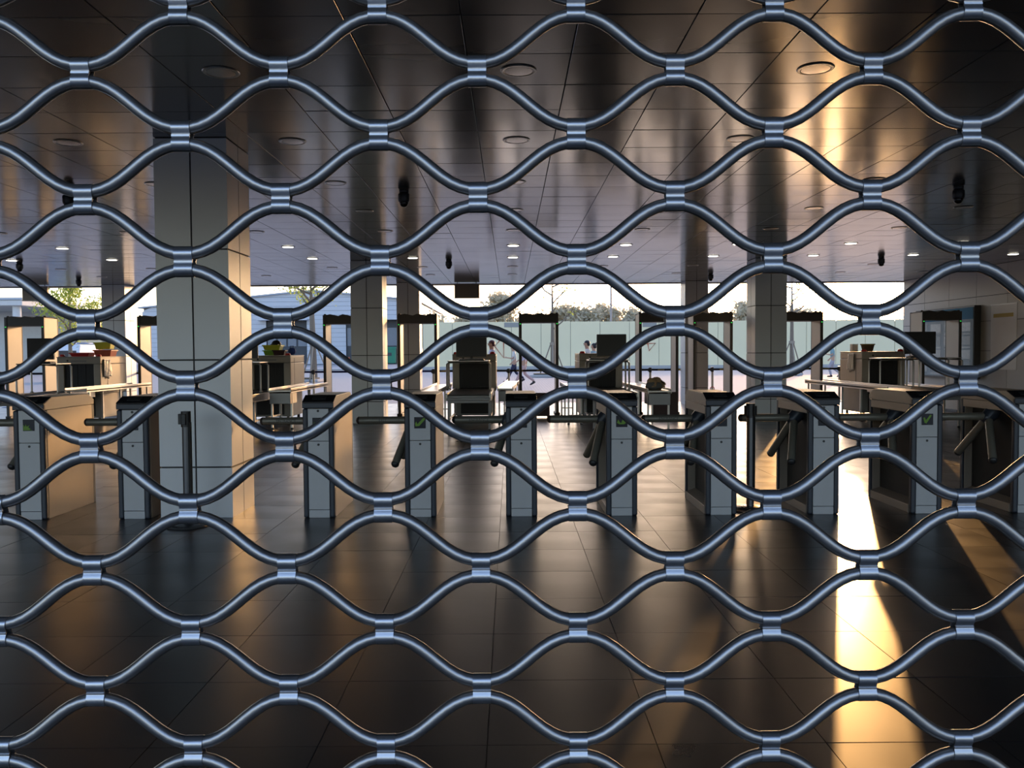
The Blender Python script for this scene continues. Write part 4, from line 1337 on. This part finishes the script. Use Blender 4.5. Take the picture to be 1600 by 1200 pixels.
def person(label, loc, rz, legs, arms, shirt, trousers, hair='hair', H=1.70, bun=False, lean=0.0, nod=0.0, sleeve=0.5, skirt=False, hold=None):
    """legs: [(knee, ankle)] left, right in local coordinates; arms: [(elbow, wrist)]; facing is local +Y"""
    t = thing('person', label, 'person', loc, rz)
    t.scale = (H / 1.70,) * 3
    V = Vector
    pel, spi, che, nek = V((0, 0, .95)), V((0, lean * .3, 1.12)), V((0, lean * .7, 1.31)), V((0, lean, 1.45))
    hb, hm, ht = V((0, lean + .015 + nod * .4, 1.525)), V((0, lean + .03 + nod, 1.60 - abs(nod) * .2)), V((0, lean + .015 + nod, 1.655 - abs(nod) * .2))
    vs_, es_, rs_ = [], [], []
    def add(p, r_, par=None):
        vs_.append(V(p))
        rs_.append(r_)
        if par is not None:
            es_.append((par, len(vs_) - 1))
        return len(vs_) - 1
    a0 = add(pel, (.125, .10))
    a1 = add(spi, (.115, .09), a0)
    a2 = add(che, (.135, .10), a1)
    a3 = add(nek, .052, a2)
    a4 = add(hb, (.060, .070), a3)
    a5 = add(hm, (.074, .088), a4)
    add(ht, (.058, .070), a5)
    add(hm + V((0, .092, -.015)), .012, a5)               # nose
    sh, el, wr, hp, kn, an_ = [], [], [], [], [], []
    for s, (e, w) in zip((-1, 1), arms):
        S = V((s * .165, lean * .85, 1.385))
        i = add(S, .052, a2)
        j = add(V(e), .038, i)
        k = add(V(w), .026, j)
        d = (V(w) - V(e)).normalized()
        side = d.cross(V((s, 0, 0)))
        if side.length < .1:
            side = V((0, 1, 0))
        side.normalize()
        palm = add(V(w) + d * .07, (.030, .016), k)
        for q in range(4):
            off = side * ((q - 1.5) * .018)
            f1 = add(V(w) + d * (.115 + .006 * (q in (1, 2))) + off, .008, palm)
            add(V(w) + d * (.155 + .012 * (q in (1, 2))) + off + V((-s * .012, .004, 0)), .0065, f1)
        th = add(V(w) + d * .06 + side * .040, .009, palm)
        add(V(w) + d * .095 + side * .050, .007, th)
        sh.append(S); el.append(V(e)); wr.append(V(w))
    for s, (k_, a_) in zip((-1, 1), legs):
        Hp = V((s * .085, 0, .90))
        i = add(Hp, .080, a0)
        j = add(V(k_), .052, i)
        k = add(V(a_), .034, j)
        hp.append(Hp); kn.append(V(k_)); an_.append(V(a_))
    body = skin_mesh('body', vs_, es_, rs_, 'skin', t)
    # shirt
    vs2 = [pel + V((0, 0, .0)), spi, che, V((0, lean * .95, 1.425))]
    rs2 = [(.150, .125), (.140, .115), (.158, .122), (.075, .070)]
    es2 = [(0, 1), (1, 2), (2, 3)]
    for s in (0, 1):
        i = len(vs2)
        vs2 += [sh[s], sh[s].lerp(el[s], .55), sh[s].lerp(el[s], .55 + sleeve * .45)]
        rs2 += [.068, .058, .056]
        es2 += [(2, i), (i, i + 1), (i + 1, i + 2)]
        if sleeve > .9:
            vs2.append(el[s].lerp(wr[s], .85)); rs2.append(.042); es2.append((i + 2, i + 3))
    skin_mesh('shirt', vs2, es2, rs2, shirt, t)
    # trousers
    vs3 = [pel + V((0, 0, .04)), pel - V((0, 0, .04))]
    rs3 = [(.145, .118), (.140, .115)]
    es3 = [(0, 1)]
    for s in (0, 1):
        i = len(vs3)
        vs3 += [hp[s] - V((0, 0, .03)), kn[s], an_[s] + V((0, 0, .03))]
        rs3 += [.098, .070, .056]
        es3 += [(1, i), (i, i + 1), (i + 1, i + 2)]
    skin_mesh('trousers', vs3, es3, rs3, trousers, t)
    for s in (0, 1):
        a_ = an_[s]
        sh_ = (a_ - kn[s])
        tilt = -0.5 if sh_.y < -.18 else (0.25 if sh_.y > .1 else 0)
        z0 = a_.z - .075
        sb = MB()
        sb.ball((0, .055, .035), .047, .135, .045, zcut=-0.75).ball((0, -.01, .065), .045, .06, .055)
        so = sb.build('shoe', 'shoe', t)
        so.location = (a_.x, a_.y, z0)
        so.rotation_euler = (tilt, 0, 0)
    # hair, ears, eyes
    hc = hm + V((0, -.030, .026))
    hb_ = MB()
    hb_.ball(tuple(hc), .086, .096, .084, 16, 10, zcut=.05)
    hb_.ball(tuple(hc + V((0, -.030, -.035))), .080, .062, .075)
    if bun:
        hb_.ball(tuple(hc + V((0, -.095, .065))), .045)
    hb_.build('hair', hair, t)
    for s in (-1, 1):
        MB().ball(tuple(hm + V((s * .082, .0, -.02))), .012, .022, .03).build('ear', 'skin', t)
        MB().ball(tuple(hm + V((s * .032, .082, .005))), .011, .009, .008).build('eye', 'hair', t)
    MB().ball(tuple(hm + V((0, .084, -.055))), .024, .010, .007).build('mouth', 'hairred', t)
    if hold:
        o = MB().box(-.036, .036, -.006, .006, -.07, .07).build('phone', 'cap')
        o.name = 'mobile_phone'
        tag(o, 'dark mobile phone held by the man in navy trousers', 'phone')
        o.location = hold
    return t

# stride poses
WALK = [((-.09, .20, .53), (-.09, .10, .13)), ((.09, -.02, .50), (.09, -.38, .20))]
STRIDE = [((-.09, .17, .52), (-.09, .34, .10)), ((.09, -.05, .50), (.09, -.42, .20))]
STAND = [((-.09, .01, .50), (-.09, .0, .08)), ((.09, .01, .50), (.09, .0, .08))]
ARMS_DOWN = [((-.22, -.02, 1.12), (-.23, .08, .90)), ((.22, -.02, 1.12), (.23, .08, .90))]
ARMS_SWING = [((-.21, .12, 1.13), (-.19, .30, 1.00)), ((.21, -.14, 1.13), (.22, -.10, .90))]
ARMS_PHONE = [((-.22, .06, 1.13), (-.14, .30, 1.16)), ((.21, -.06, 1.12), (.20, .10, .95))]
left = R(90)      # facing -X, the left of the picture
person('man in white shirt and navy trousers striding left with a phone', (0.19, 38.0, -0.012), left, STRIDE, ARMS_PHONE, 'shirt_white', 'trouser_navy', H=1.68, lean=.03, nod=.02)
person('person in pale shirt and pink trousers walking behind a detector post', (0.55, 34.6, -0.012), left, STRIDE, ARMS_SWING, 'shirt_lilac', 'trouser_pink', H=1.70, lean=.03)
person('person with auburn hair and lilac shirt behind the left-of-centre monitor', (-0.52, 24.6, -0.012), R(100), STAND, ARMS_DOWN, 'shirt_lilac', 'trouser_navy', hair='hairred', H=1.74)
person('man in white shirt facing left behind the scanner right of centre', (2.57, 28.0, -0.012), left, STAND, ARMS_DOWN, 'shirt_white', 'trouser_navy', H=1.76, lean=.05)
person('woman with dark hair in a bun just behind the man in white', (2.86, 29.2, -0.012), R(60), STAND, ARMS_DOWN, 'shirt_teal', 'trouser_grey', H=1.68, bun=True)
person('person in teal shirt looking down, walking left beside the right-hand scanner', (16.0, 42.5, -0.012), R(80), WALK, ARMS_PHONE, 'shirt_teal', 'trouser_grey', H=1.74, lean=.04, nod=.05, hair='hairred')
